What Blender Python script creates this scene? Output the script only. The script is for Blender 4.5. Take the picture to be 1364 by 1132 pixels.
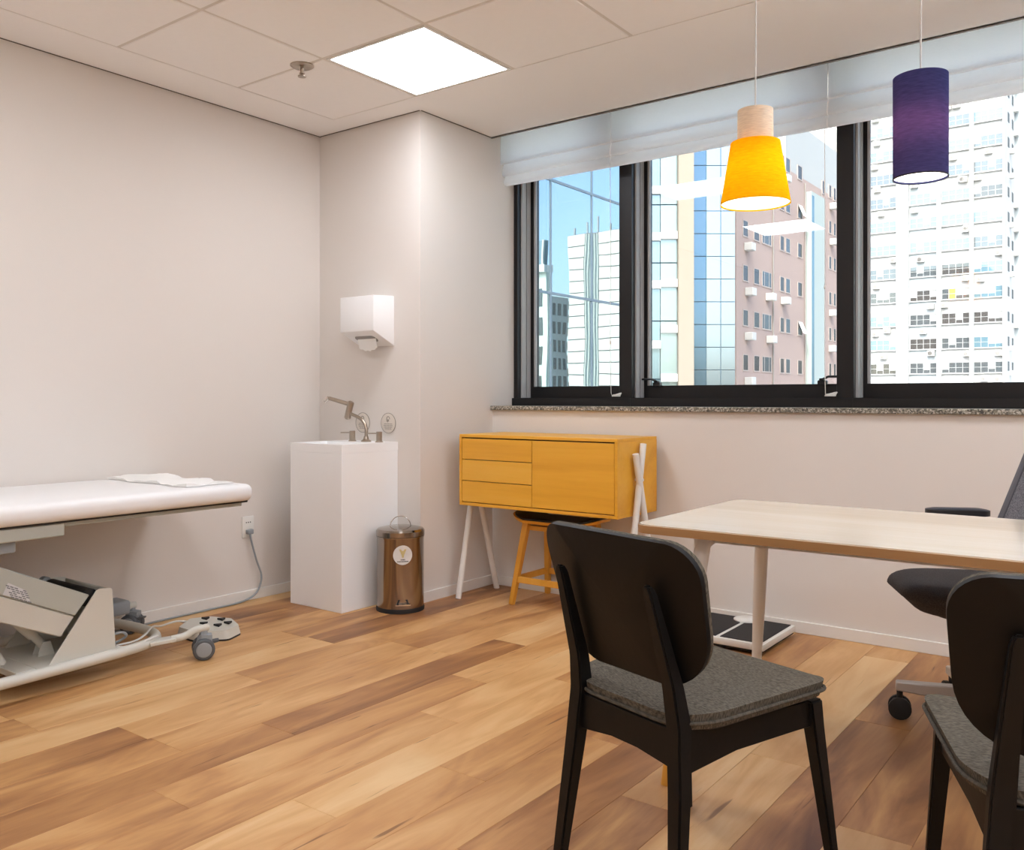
import bpy, bmesh, math, random
from mathutils import Vector, Matrix, Euler
random.seed(7)
for o in list(bpy.data.objects): bpy.data.objects.remove(o)
scene = bpy.context.scene
C = scene.collection

# ------------------------------------------------------------------ camera
CAM = Vector((4.007, -3.471, 1.10)); YAW = math.radians(36.71)
cd = bpy.data.cameras.new('camera'); cam = bpy.data.objects.new('camera', cd); C.objects.link(cam)
cam.location = CAM; cam.rotation_euler = (math.pi/2, 0, YAW)
cd.sensor_width = 36.0; cd.lens = 1165/1364*36.0; cd.shift_y = -35.5/1364; cd.clip_start = 0.05; cd.clip_end = 1000
scene.camera = cam

# ------------------------------------------------------------------ sky, sun, exposure
vs = scene.view_settings
vs.view_transform = 'Standard'; vs.look = 'None'; vs.gamma = 1.0; vs.use_curve_mapping = False
vs.exposure = 1.12
SUN_EL = math.radians(48); SUN_DIR = Vector((0.22, -0.97, 0)).normalized()
w = bpy.data.worlds.new('sky'); scene.world = w; w.use_nodes = True
nt = w.node_tree; nt.nodes.clear()
sky = nt.nodes.new('ShaderNodeTexSky'); sky.sky_type = 'NISHITA'; sky.sun_disc = False
sky.sun_elevation = SUN_EL; sky.sun_rotation = math.atan2(SUN_DIR.x, SUN_DIR.y)
sky.air_density = .8; sky.dust_density = 8.0; sky.ozone_density = .7; sky.altitude = 700
bg = nt.nodes.new('ShaderNodeBackground'); bg.inputs['Strength'].default_value = 0.44
wo = nt.nodes.new('ShaderNodeOutputWorld')
nt.links.new(sky.outputs[0], bg.inputs['Color']); nt.links.new(bg.outputs[0], wo.inputs['Surface'])
sl = bpy.data.lights.new('sun', 'SUN'); sl.energy = 1.6; sl.angle = math.radians(1.0); sl.color = (1, .98, .95)
so = bpy.data.objects.new('sun', sl); C.objects.link(so)
sd = -(SUN_DIR*math.cos(SUN_EL) + Vector((0, 0, math.sin(SUN_EL))))
so.rotation_euler = sd.to_track_quat('-Z', 'Y').to_euler(); so.location = (0, -20, 40)
PANEL_E = 7.8      # emission of the ceiling light diffusers
BULB_E = 40.0

# ------------------------------------------------------------------ materials
def lin(c):
    return tuple(((v/255)/12.92 if v/255 <= .04045 else ((v/255+.055)/1.055)**2.4) for v in c)
MATS = {}
def base(name):
    m = bpy.data.materials.new(name); m.use_nodes = True
    return m, m.node_tree, m.node_tree.nodes['Principled BSDF']
def mat(name, rgb, rough=.5, metal=0.0, spec=.5, var=.04, scale=12.0, bump=0.0, bscale=60.0, coat=0.0):
    """principled with faint noise variation and optional fine relief"""
    if name in MATS: return MATS[name]
    m, t, p = base(name); c = lin(rgb)
    p.inputs['Roughness'].default_value = rough; p.inputs['Metallic'].default_value = metal
    p.inputs['Specular IOR Level'].default_value = spec; p.inputs['Coat Weight'].default_value = coat
    tc = t.nodes.new('ShaderNodeTexCoord')
    n = t.nodes.new('ShaderNodeTexNoise'); n.inputs['Scale'].default_value = scale; n.inputs['Detail'].default_value = 3
    t.links.new(tc.outputs['Object'], n.inputs['Vector'])
    r = t.nodes.new('ShaderNodeMix'); r.data_type = 'RGBA'
    r.inputs['A'].default_value = (*[max(0, v*(1-var)) for v in c], 1)
    r.inputs['B'].default_value = (*[min(1, v*(1+var)) for v in c], 1)
    t.links.new(n.outputs['Fac'], r.inputs['Factor']); t.links.new(r.outputs['Result'], p.inputs['Base Color'])
    if bump:
        b = t.nodes.new('ShaderNodeTexNoise'); b.inputs['Scale'].default_value = bscale; b.inputs['Detail'].default_value = 4
        t.links.new(tc.outputs['Object'], b.inputs['Vector'])
        bn = t.nodes.new('ShaderNodeBump'); bn.inputs['Strength'].default_value = bump; bn.inputs['Distance'].default_value = .01
        t.links.new(b.outputs['Fac'], bn.inputs['Height']); t.links.new(bn.outputs[0], p.inputs['Normal'])
    MATS[name] = m; return m
def wood(name, cols, axis='y', rough=.4, grain=1.0, rnd=0.0, blotch=1.2, spec=.5, fine=.35, crack=False):
    """wood: stretched noise along an axis; rnd mixes in a per-object tone"""
    if name in MATS: return MATS[name]
    m, t, p = base(name); N = t.nodes.new; L = t.links.new
    p.inputs['Roughness'].default_value = rough; p.inputs['Specular IOR Level'].default_value = spec
    tc = N('ShaderNodeTexCoord'); oi = N('ShaderNodeObjectInfo')
    off = N('ShaderNodeVectorMath'); off.operation = 'SCALE'; off.inputs[0].default_value = (37, 91, 13)
    L(oi.outputs['Random'], off.inputs['Scale'])
    add = N('ShaderNodeVectorMath'); L(tc.outputs['Object'], add.inputs[0]); L(off.outputs[0], add.inputs[1])
    sc = {'y': (9, .55, 9), 'x': (.55, 9, 9), 'z': (9, 9, .55)}[axis]
    def noise(mul, detail, dist=0.0):
        mp = N('ShaderNodeMapping'); mp.inputs['Scale'].default_value = tuple(v*mul for v in sc)
        L(add.outputs[0], mp.inputs['Vector'])
        n = N('ShaderNodeTexNoise'); n.inputs['Scale'].default_value = 1.0; n.inputs['Detail'].default_value = detail
        n.inputs['Distortion'].default_value = dist; n.inputs['Roughness'].default_value = .6
        L(mp.outputs[0], n.inputs['Vector']); return n
    fin = noise(6*grain, 5, .3)
    if crack:
        mp = N('ShaderNodeMapping'); mp.inputs['Scale'].default_value = (6.5, 1.25, 6.5); L(add.outputs[0], mp.inputs['Vector'])
        big = N('ShaderNodeTexNoise'); big.inputs['Scale'].default_value = 1; big.inputs['Detail'].default_value = 4; big.inputs['Distortion'].default_value = .9; big.inputs['Roughness'].default_value = .55
        L(mp.outputs[0], big.inputs['Vector'])
    else: big = noise(blotch*.55, 3, .6)
    m1 = N('ShaderNodeMath'); m1.operation = 'MULTIPLY_ADD'; L(fin.outputs['Fac'], m1.inputs[0]); m1.inputs[1].default_value = fine
    L(big.outputs['Fac'], m1.inputs[2])
    m2 = N('ShaderNodeMath'); m2.operation = 'MULTIPLY_ADD'; L(oi.outputs['Random'], m2.inputs[0]); m2.inputs[1].default_value = rnd
    L(m1.outputs[0], m2.inputs[2])
    m3 = N('ShaderNodeMath'); m3.operation = 'SUBTRACT'; L(m2.outputs[0], m3.inputs[0]); m3.inputs[1].default_value = fine*.5 + rnd*.5
    cr = N('ShaderNodeValToRGB'); e = cr.color_ramp.elements
    k = len(cols)
    p0, p1 = (.12, .86) if crack else (.28, .72)
    e[0].position = p0; e[0].color = (*lin(cols[0]), 1); e[1].position = p1; e[1].color = (*lin(cols[-1]), 1)
    for i in range(1, k-1):
        el = e.new(p0 + (p1-p0)*i/(k-1)); el.color = (*lin(cols[i]), 1)
    L(m3.outputs[0], cr.inputs[0])
    if crack:
        mp2 = N('ShaderNodeMapping'); mp2.inputs['Scale'].default_value = (55, 3.2, 55); L(add.outputs[0], mp2.inputs['Vector'])
        ck = N('ShaderNodeTexNoise'); ck.inputs['Scale'].default_value = 1; ck.inputs['Detail'].default_value = 2; ck.inputs['Distortion'].default_value = .5
        L(mp2.outputs[0], ck.inputs['Vector'])
        rr = N('ShaderNodeValToRGB'); rr.color_ramp.elements[0].position = .70; rr.color_ramp.elements[0].color = (1, 1, 1, 1)
        rr.color_ramp.elements[1].position = .78; rr.color_ramp.elements[1].color = (.45, .38, .32, 1); L(ck.outputs['Fac'], rr.inputs[0])
        mu = N('ShaderNodeMix'); mu.data_type = 'RGBA'; mu.blend_type = 'MULTIPLY'; mu.inputs['Factor'].default_value = 1.0
        L(cr.outputs[0], mu.inputs['A']); L(rr.outputs[0], mu.inputs['B']); L(mu.outputs['Result'], p.inputs['Base Color'])
    else: L(cr.outputs[0], p.inputs['Base Color'])
    bn = N('ShaderNodeBump'); bn.inputs['Strength'].default_value = .08; bn.inputs['Distance'].default_value = .004
    L(fin.outputs['Fac'], bn.inputs['Height']); L(bn.outputs[0], p.inputs['Normal'])
    MATS[name] = m; return m
def fabric(name, c1, c2, rough=.95, scale=(60, 260, 60)):
    if name in MATS: return MATS[name]
    m, t, p = base(name); N = t.nodes.new; L = t.links.new
    p.inputs['Roughness'].default_value = rough; p.inputs['Specular IOR Level'].default_value = .2
    tc = N('ShaderNodeTexCoord'); mp = N('ShaderNodeMapping'); mp.inputs['Scale'].default_value = scale
    L(tc.outputs['Object'], mp.inputs['Vector'])
    n = N('ShaderNodeTexNoise'); n.inputs['Scale'].default_value = 1; n.inputs['Detail'].default_value = 4; L(mp.outputs[0], n.inputs['Vector'])
    cr = N('ShaderNodeValToRGB'); cr.color_ramp.elements[0].position = .36; cr.color_ramp.elements[1].position = .64
    cr.color_ramp.elements[0].color = (*lin(c1), 1); cr.color_ramp.elements[1].color = (*lin(c2), 1)
    L(n.outputs['Fac'], cr.inputs[0]); L(cr.outputs[0], p.inputs['Base Color'])
    bn = N('ShaderNodeBump'); bn.inputs['Strength'].default_value = .25; bn.inputs['Distance'].default_value = .003
    L(n.outputs['Fac'], bn.inputs['Height']); L(bn.outputs[0], p.inputs['Normal'])
    MATS[name] = m; return m
def emit(name, rgb, s):
    if name in MATS: return MATS[name]
    m = bpy.data.materials.new(name); m.use_nodes = True; t = m.node_tree; t.nodes.clear()
    e = t.nodes.new('ShaderNodeEmission'); e.inputs[0].default_value = (*lin(rgb), 1); e.inputs[1].default_value = s
    o = t.nodes.new('ShaderNodeOutputMaterial'); t.links.new(e.outputs[0], o.inputs[0]); MATS[name] = m; return m
def window_glass(name, tint=(.93, .97, .96), ior=1.5):
    """thin clear sheet: see-through with Fresnel reflection"""
    if name in MATS: return MATS[name]
    m = bpy.data.materials.new(name); m.use_nodes = True; t = m.node_tree; t.nodes.clear(); N = t.nodes.new
    tr = N('ShaderNodeBsdfTransparent'); tr.inputs[0].default_value = (*tint, 1)
    gl = N('ShaderNodeBsdfGlossy'); gl.inputs['Roughness'].default_value = 0.0; gl.inputs[0].default_value = (1, 1, 1, 1)
    fr = N('ShaderNodeFresnel'); fr.inputs[0].default_value = ior
    mx = N('ShaderNodeMixShader'); o = N('ShaderNodeOutputMaterial')
    t.links.new(fr.outputs[0], mx.inputs[0]); t.links.new(tr.outputs[0], mx.inputs[1]); t.links.new(gl.outputs[0], mx.inputs[2])
    t.links.new(mx.outputs[0], o.inputs[0]); MATS[name] = m; return m
def facade_glass(name, refl, body, mirror=.75, wob=.0, wscale=.5):
    """coated curtain-wall glass: tinted mirror over a dark tinted body"""
    if name in MATS: return MATS[name]
    m = bpy.data.materials.new(name); m.use_nodes = True; t = m.node_tree; t.nodes.clear(); N = t.nodes.new
    d = N('ShaderNodeBsdfDiffuse'); d.inputs[0].default_value = (*lin(body), 1)
    g = N('ShaderNodeBsdfGlossy'); g.inputs[0].default_value = (*lin(refl), 1); g.inputs['Roughness'].default_value = .0
    mx = N('ShaderNodeMixShader'); mx.inputs[0].default_value = mirror; o = N('ShaderNodeOutputMaterial')
    if wob:
        tc = N('ShaderNodeTexCoord'); n = N('ShaderNodeTexNoise'); n.inputs['Scale'].default_value = wscale; n.inputs['Detail'].default_value = 1
        t.links.new(tc.outputs['Object'], n.inputs['Vector'])
        b = N('ShaderNodeBump'); b.inputs['Strength'].default_value = wob; b.inputs['Distance'].default_value = .05
        t.links.new(n.outputs['Fac'], b.inputs['Height']); t.links.new(b.outputs[0], g.inputs['Normal'])
    t.links.new(d.outputs[0], mx.inputs[1]); t.links.new(g.outputs[0], mx.inputs[2]); t.links.new(mx.outputs[0], o.inputs[0])
    MATS[name] = m; return m
def shade_cloth(name, rgb, trans_rgb, trans=.5, var=.3):
    """woven lamp shade: diffuse outside, lets lamp light through"""
    if name in MATS: return MATS[name]
    m = bpy.data.materials.new(name); m.use_nodes = True; t = m.node_tree; t.nodes.clear(); N = t.nodes.new
    tc = N('ShaderNodeTexCoord'); mp = N('ShaderNodeMapping'); mp.inputs['Scale'].default_value = (40, 40, 300)
    n = N('ShaderNodeTexNoise'); n.inputs['Scale'].default_value = 1; n.inputs['Detail'].default_value = 4
    t.links.new(tc.outputs['Object'], mp.inputs[0]); t.links.new(mp.outputs[0], n.inputs[0])
    def ramp(c):
        r = N('ShaderNodeMix'); r.data_type = 'RGBA'; c = lin(c)
        r.inputs['A'].default_value = (*[v*(1-var) for v in c], 1); r.inputs['B'].default_value = (*[min(1, v*(1+var)) for v in c], 1)
        t.links.new(n.outputs['Fac'], r.inputs['Factor']); return r.outputs['Result']
    d = N('ShaderNodeBsdfDiffuse'); tr = N('ShaderNodeBsdfTranslucent')
    t.links.new(ramp(rgb), d.inputs[0]); t.links.new(ramp(trans_rgb), tr.inputs[0])
    mx = N('ShaderNodeMixShader'); mx.inputs[0].default_value = trans; o = N('ShaderNodeOutputMaterial')
    t.links.new(d.outputs[0], mx.inputs[1]); t.links.new(tr.outputs[0], mx.inputs[2]); t.links.new(mx.outputs[0], o.inputs[0])
    MATS[name] = m; return m
def granite():
    m, t, p = base('granite'); N = t.nodes.new; L = t.links.new
    tc = N('ShaderNodeTexCoord'); v = N('ShaderNodeTexVoronoi'); v.inputs['Scale'].default_value = 160
    L(tc.outputs['Object'], v.inputs['Vector'])
    cr = N('ShaderNodeValToRGB'); cr.color_ramp.elements[0].color = (*lin((58, 56, 52)), 1); cr.color_ramp.elements[1].color = (*lin((205, 200, 190)), 1)
    e = cr.color_ramp.elements.new(.5); e.color = (*lin((128, 122, 108)), 1)
    sp = N('ShaderNodeSeparateColor'); L(v.outputs['Color'], sp.inputs[0]); L(sp.outputs[0], cr.inputs[0]); L(cr.outputs[0], p.inputs['Base Color'])
    p.inputs['Roughness'].default_value = .3; return m

M_WALL = mat('wall_paint', (226, 219, 212), .75, var=.012, scale=2, bump=.03, bscale=180)
M_WHITE = mat('white_laminate', (249, 249, 249), .35, var=.01)
M_TRIM = mat('white_trim', (232, 228, 222), .45, var=.02)
M_CEIL = mat('ceiling_tile', (249, 246, 243), .9, var=.015, scale=30, bump=.06, bscale=400)
M_PLASTER = mat('ceiling_plaster', (249, 246, 243), .85, var=.01, scale=3)
M_TBAR = mat('ceiling_grid', (222, 215, 206), .6)
M_BLACK = mat('black_aluminium', (26, 25, 26), .38, metal=.3, var=.05)
M_GREYAL = mat('grey_aluminium', (172, 172, 172), .5, metal=.1, var=.04)
M_GLASS = window_glass('window_glass')
M_BLIND = shade_cloth('blind_fabric', (244, 244, 243), (250, 250, 250), .93, .03)
M_PLANK = wood('floor_planks', [(122, 80, 50), (164, 114, 70), (198, 148, 94), (216, 172, 118), (226, 190, 140)], 'y', rough=.42, rnd=.44, fine=.16, spec=.45, crack=True)
M_OAK = wood('honey_oak', [(220, 154, 40), (236, 174, 54), (242, 186, 74)], 'x', rough=.38, blotch=.7, fine=.25)
M_OAKV = wood('honey_oak_upright', [(210, 146, 50), (226, 164, 62), (234, 176, 80)], 'z', rough=.42, blotch=.7, fine=.25)
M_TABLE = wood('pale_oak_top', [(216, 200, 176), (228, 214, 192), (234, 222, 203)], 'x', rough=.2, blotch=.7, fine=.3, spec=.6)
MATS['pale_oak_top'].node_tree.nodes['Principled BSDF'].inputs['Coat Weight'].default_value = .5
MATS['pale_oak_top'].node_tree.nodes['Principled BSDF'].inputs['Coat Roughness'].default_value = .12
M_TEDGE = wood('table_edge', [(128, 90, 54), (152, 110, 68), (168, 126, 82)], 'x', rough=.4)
M_BLKWOOD = mat('black_stained_wood', (9, 8, 8), .5, var=.15, scale=20, spec=.28, bump=.04, bscale=80)
M_SEAT = fabric('grey_tweed', (66, 62, 55), (110, 103, 91), scale=(110, 520, 110))
M_PIPE = fabric('tweed_piping', (70, 66, 59), (92, 86, 77))
M_BEDW = mat('white_vinyl', (238, 236, 234), .42, var=.01)
M_STEELW = mat('cream_painted_steel', (212, 210, 200), .42, var=.02)
M_STEELG = mat('greygreen_painted_steel', (186, 190, 182), .42, var=.02)
M_DARK = mat('dark_rubber', (28, 27, 27), .7, var=.1)
M_GREYP = mat('grey_plastic', (150, 156, 160), .5, var=.03)
M_DGREY = mat('dark_grey_plastic', (86, 90, 94), .55, var=.04)
M_WHITEP = mat('white_plastic', (230, 228, 222), .4, var=.02)
M_CHROME = mat('chrome', (214, 208, 200), .12, metal=1.0, var=.02)
M_NICKEL = mat('brushed_nickel', (176, 164, 150), .28, metal=1.0, var=.04)
M_STEEL = mat('bin_steel', (158, 148, 138), .13, metal=1.0, var=.04, scale=4)
M_GREYTXT = mat('grey_print', (146, 138, 128), .7)
M_PAPER = mat('paper', (240, 238, 234), .9, var=.02, bump=.2, bscale=40)
M_ACRYL = mat('notice_sticker', (222, 213, 202), .35, var=.02)
M_WLEG = mat('white_lacquer', (232, 228, 222), .4, var=.01)
M_MESH = fabric('grey_mesh', (88, 88, 94), (136, 136, 142), scale=(260, 260, 260))
M_OSEAT = fabric('charcoal_fabric', (60, 55, 54), (80, 75, 73), scale=(300, 300, 300))
M_LEATHER = mat('black_leather', (34, 33, 36), .45, var=.1, bump=.05)
M_CORD = mat('lamp_cord', (200, 198, 194), .6)

# ------------------------------------------------------------------ mesh helpers
def fin(name, bm, m, parent=None, smooth=35, world=True, matrix=None):
    """link a bmesh as ONE object; vertices in world coordinates when the parent is unrotated"""
    bmesh.ops.remove_doubles(bm, verts=bm.verts, dist=1e-6)
    bmesh.ops.recalc_face_normals(bm, faces=bm.faces)
    me = bpy.data.meshes.new(name)
    if matrix is not None: bm.transform(matrix)
    if parent is not None and world: bm.transform(Matrix.Translation(-root_loc(parent)))
    bm.to_mesh(me); bm.free()
    if smooth:
        for p in me.polygons: p.use_smooth = True
        me.set_sharp_from_angle(angle=math.radians(smooth))
    if m is not None: me.materials.append(m)
    o = bpy.data.objects.new(name, me); C.objects.link(o)
    if parent is not None: o.parent = parent
    return o
def root_loc(p):
    v = Vector(p.location)
    while p.parent: p = p.parent; v += p.location
    return v
def part(name, me, m, parent, loc=(0, 0, 0)):
    """a child that shares mesh data"""
    o = bpy.data.objects.new(name, me); C.objects.link(o); o.parent = parent; o.location = loc; return o
def mesh_of(name, bm, m, smooth=35):
    bmesh.ops.recalc_face_normals(bm, faces=bm.faces)
    me = bpy.data.meshes.new(name); bm.to_mesh(me); bm.free()
    if smooth:
        for p in me.polygons: p.use_smooth = True
        me.set_sharp_from_angle(angle=math.radians(smooth))
    me.materials.append(m); return me
def thing(name, label, cat, loc=(0, 0, 0), rotz=0, group=None, kind=None):
    o = bpy.data.objects.new(name, None); C.objects.link(o); o.empty_display_size = .1
    o.location = loc; o.rotation_euler = (0, 0, rotz); o['label'] = label; o['category'] = cat
    if group: o['group'] = group
    if kind: o['kind'] = kind
    return o
def tag(o, label, cat, group=None, kind=None):
    o['label'] = label; o['category'] = cat
    if group: o['group'] = group
    if kind: o['kind'] = kind
    return o
def struct(o, label=None, cat=None):
    o['kind'] = 'structure'
    if label: o['label'] = label
    if cat: o['category'] = cat
    return o
def B(): return bmesh.new()
def bx(bm, x0, x1, y0, y1, z0, z1, bev=0, seg=2, M=None):
    r = bmesh.ops.create_cube(bm, size=1.0); vs_ = r['verts']
    T = Matrix.Translation(((x0+x1)/2, (y0+y1)/2, (z0+z1)/2)) @ Matrix.Diagonal((abs(x1-x0), abs(y1-y0), abs(z1-z0), 1))
    bmesh.ops.transform(bm, matrix=T, verts=vs_)
    if bev:
        es = {e for v in vs_ for e in v.link_edges}
        rr = bmesh.ops.bevel(bm, geom=list(es), offset=bev, segments=seg, profile=.5, affect='EDGES')
        vs_ = list({v for v in rr['verts']} | {v for v in vs_ if v.is_valid})
    if M is not None: bmesh.ops.transform(bm, matrix=M, verts=vs_)
    return bm
def box(x0, x1, y0, y1, z0, z1, bev=0, seg=2): return bx(B(), x0, x1, y0, y1, z0, z1, bev, seg)
def sweep(bm, pts, radii, seg=10, cap=True, flat=None):
    """tube along points; radii scalar or list; flat=(a,b) for an elliptical/rectangular-ish section"""
    pts = [Vector(p) for p in pts]; n = len(pts)
    if not hasattr(radii, '__len__'): radii = [radii]*n
    tang = [(pts[min(i+1, n-1)] - pts[max(i-1, 0)]).normalized() for i in range(n)]
    up = Vector((0, 0, 1)) if abs(tang[0].z) < .9 else Vector((1, 0, 0))
    a = tang[0].cross(up).normalized(); rings = []
    for i in range(n):
        if i: a = (a - tang[i]*a.dot(tang[i])).normalized()
        b = tang[i].cross(a).normalized()
        rings.append([bm.verts.new(pts[i] + (a*math.cos(2*math.pi*k/seg) + b*math.sin(2*math.pi*k/seg))*radii[i]) for k in range(seg)])
    for i in range(n-1):
        for k in range(seg):
            bm.faces.new((rings[i][k], rings[i][(k+1) % seg], rings[i+1][(k+1) % seg], rings[i+1][k]))
    if cap:
        bm.faces.new(list(reversed(rings[0]))); bm.faces.new(rings[-1])
    return bm
def crom(pts, k=6):
    """smooth curve through points"""
    P = [Vector(p) for p in pts]; P = [P[0]*2-P[1]] + P + [P[-1]*2-P[-2]]; out = []
    for i in range(1, len(P)-2):
        for j in range(k):
            t = j/k; a, b, c, d = P[i-1], P[i], P[i+1], P[i+2]
            out.append(.5*((2*b)+(c-a)*t+(2*a-5*b+4*c-d)*t*t+(3*b-a-3*c+d)*t**3))
    out.append(P[-2]); return out
def lathe(bm, prof, c=(0, 0, 0), seg=32, M=None):
    """prof: list of (r,z)"""
    rings = []
    for r, z in prof:
        if r < 1e-5: rings.append([bm.verts.new((c[0], c[1], c[2]+z))])
        else: rings.append([bm.verts.new((c[0]+r*math.cos(2*math.pi*k/seg), c[1]+r*math.sin(2*math.pi*k/seg), c[2]+z)) for k in range(seg)])
    for i in range(len(rings)-1):
        A, D = rings[i], rings[i+1]
        for k in range(seg):
            k2 = (k+1) % seg
            if len(A) == 1 and len(D) == 1: continue
            if len(A) == 1: bm.faces.new((A[0], D[k2], D[k]))
            elif len(D) == 1: bm.faces.new((A[k], A[k2], D[0]))
            else: bm.faces.new((A[k], A[k2], D[k2], D[k]))
    if M is not None: bmesh.ops.transform(bm, matrix=M, verts=[v for r in rings for v in r])
    return bm
def prism(bm, poly, fa, fb):
    """poly 2d points; fa, fb map (u,v)->3d for the two ends"""
    A = [bm.verts.new(fa(u, v)) for u, v in poly]; D = [bm.verts.new(fb(u, v)) for u, v in poly]
    n = len(poly); bm.faces.new(A); bm.faces.new(list(reversed(D)))
    for i in range(n): bm.faces.new((A[i], D[i], D[(i+1) % n], A[(i+1) % n]))
    return bm
def rpoly(pts, rad, seg=6):
    """rounded polygon outline (ccw)"""
    out = []; n = len(pts)
    if not hasattr(rad, '__len__'): rad = [rad]*n
    for i in range(n):
        p = Vector(pts[i]); a = (Vector(pts[i-1])-p).normalized(); b = (Vector(pts[(i+1) % n])-p).normalized()
        ang = a.angle(b); d = rad[i]/math.tan(ang/2); c = p + (a+b).normalized()*(rad[i]/math.sin(ang/2))
        s = p+a*d-c; e = p+b*d-c; tot = s.angle_signed(e)
        for k in range(seg+1):
            th = -tot*k/seg; v = Vector((s.x*math.cos(th)-s.y*math.sin(th), s.x*math.sin(th)+s.y*math.cos(th)))
            out.append((c.x+v.x, c.y+v.y))
    return out
def shell(bm, outline, ftop, fbot, rings=(1.0, .97, .9, .75, .5, .25), c=None):
    """closed slab: concentric rings of an outline mapped by ftop/fbot(x,y,s) -> 3d"""
    n = len(outline)
    if c is None: c = (sum(p[0] for p in outline)/n, sum(p[1] for p in outline)/n)
    def surf(f):
        R = []
        for s in rings: R.append([bm.verts.new(f(c[0]+(x-c[0])*s, c[1]+(y-c[1])*s, s)) for x, y in outline])
        m = bm.verts.new(f(c[0], c[1], 0))
        for i in range(len(R)-1):
            for k in range(n): bm.faces.new((R[i][k], R[i][(k+1) % n], R[i+1][(k+1) % n], R[i+1][k]))
        for k in range(n): bm.faces.new((R[-1][k], R[-1][(k+1) % n], m))
        return R[0]
    a = surf(ftop); b = surf(fbot)
    for k in range(n): bm.faces.new((a[k], a[(k+1) % n], b[(k+1) % n], b[k]))
    return bm
def bar(bm, p0, p1, w0, w1, d0, d1, side=(1, 0, 0)):
    """tapered rectangular bar from p0 to p1; width along 'side', depth across"""
    p0, p1 = Vector(p0), Vector(p1); t = (p1-p0).normalized(); s = Vector(side); s = (s - t*s.dot(t)).normalized(); u = t.cross(s)
    R = []
    for p, w_, d_ in ((p0, w0, d0), (p1, w1, d1)):
        R.append([bm.verts.new(p+s*a*w_/2+u*b*d_/2) for a, b in ((-1, -1), (1, -1), (1, 1), (-1, 1))])
    bm.faces.new(list(reversed(R[0]))); bm.faces.new(R[1])
    for k in range(4): bm.faces.new((R[0][k], R[0][(k+1) % 4], R[1][(k+1) % 4], R[1][k]))
    return bm
def bevel_all(bm, off, seg=2):
    bmesh.ops.bevel(bm, geom=list(bm.edges), offset=off, segments=seg, profile=.5, affect='EDGES'); return bm

# ================================================================== THE ROOM
ZC = 2.645; XR = 5.935; YB = -5.17; YW = .63; YO = 1.06; XC = .805
fl = struct(fin('floor', box(-.15, XR+.15, YB-.15, YO, -.12, -.010), mat('floor_joint', (92, 64, 42), .8)), 'warm oak-look plank floor of the consulting room', 'floor')
PW, PL, X0 = .178, 1.286, .130
KNOWN = {4: -2.087, 5: -1.326, 7: -1.90, 8: -1.603, 9: -.821, 10: -1.20, 11: -1.908, 12: -1.502}
def plank_mesh(wd, ln):
    return mesh_of('plank', bevel_all(box(-wd/2+.0004, wd/2-.0004, -ln/2+.0004, ln/2-.0004, -.010, 0), .0008, 1), M_PLANK, 0)
full_plank = plank_mesh(PW, PL)
for k in range(-1, 33):
    xa, xb = max(0, X0+k*PW), min(XR, X0+(k+1)*PW)
    if xb-xa < .01: continue
    yj = KNOWN.get(k, -(1.0+((k*.618) % 1)*PL))
    ymax = YW if xb > XC+.02 else 0.0
    y = yj
    while y > YB: y -= PL
    while y < ymax:
        a, b = max(y, YB), min(y+PL, ymax); y += PL
        if b-a < .01: continue
        full = abs((xb-xa)-PW) < 1e-4 and abs((b-a)-PL) < 1e-4
        part('plank', full_plank if full else plank_mesh(xb-xa, b-a), None, fl, ((xa+xb)/2, (a+b)/2, 0))

struct(fin('wall_left', box(-.15, 0, YB-.15, 0, 0, 3.0), M_WALL), 'long plain off-white wall behind the examination bed', 'wall')
struct(fin('wall_corner', box(-.15, XC, 0, YO, 0, 3.0, 0), M_WALL), 'off-white boxed-out corner wall behind the basin', 'wall')
struct(fin('wall_window', box(XC, XR+.15, YW, YO, 0, 1.032), M_WALL), 'low off-white wall under the windows', 'wall')
struct(fin('wall_header', box(XC, XR+.15,   .86, YO, 2.80, 3.0), M_WALL), 'wall above the windows hidden by the blinds', 'wall')
struct(fin('wall_right', box(XR, XR+.15, YB-.15, YW, 0, 3.0), M_WALL), 'plain wall on the right out of view', 'wall')
struct(fin('wall_back', box(0, XR, YB-.15, YB, 0, 3.0), M_WALL), 'plain wall behind the viewer', 'wall')
ce = struct(fin('ceiling', box(-.15, XR+.15, YB-.15, YO, 2.86, 3.0), M_PLASTER), 'suspended ceiling of pale square tiles with plain border', 'ceiling')
GX, GY, T = .31, -.17, .625
b = B(); bx(b, 0, GX, YB, 0, ZC, ZC+.012); bx(b, GX, XR, GY, 0, ZC, ZC+.012); bx(b, XC, XR, 0, .615, ZC, ZC+.012); bx(b, XC, XR, .60, .615, ZC, 2.86)
fin('plaster_border', b, M_PLASTER, ce, 0)
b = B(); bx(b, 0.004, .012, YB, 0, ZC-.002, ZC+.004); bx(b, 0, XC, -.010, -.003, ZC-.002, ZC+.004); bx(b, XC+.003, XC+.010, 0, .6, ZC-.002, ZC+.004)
fin('painted_shadow_gap', b, mat('painted_shadow_gap', (96, 88, 80), .8), ce, 0)  # solid dark strips; the gap's shade is put into their colour
fin('edge_trim', box(XC, XR, .612, .624, ZC-.004, ZC+.02), mat('edge_trim', (150, 144, 138), .5), ce, 0)
LIGHTS = {(1, 0), (1, 3), (5, 0), (5, 3), (5, 6), (8, 0), (8, 3), (8, 6)}  # the right-wall column is added, unseen, to even out the room's light
tile = mesh_of('ceiling_tile', bevel_all(box(-T/2+.008, T/2-.008, -T/2+.008, T/2-.008, 0, .014), .003, 1), M_CEIL, 30)
for i in range(9):
    for j in range(8):
        if (i, j) not in LIGHTS:
            part('ceiling_tile', tile, None, ce, (GX+(i+.5)*T, GY-(j+.5)*T, ZC-.001))
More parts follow.
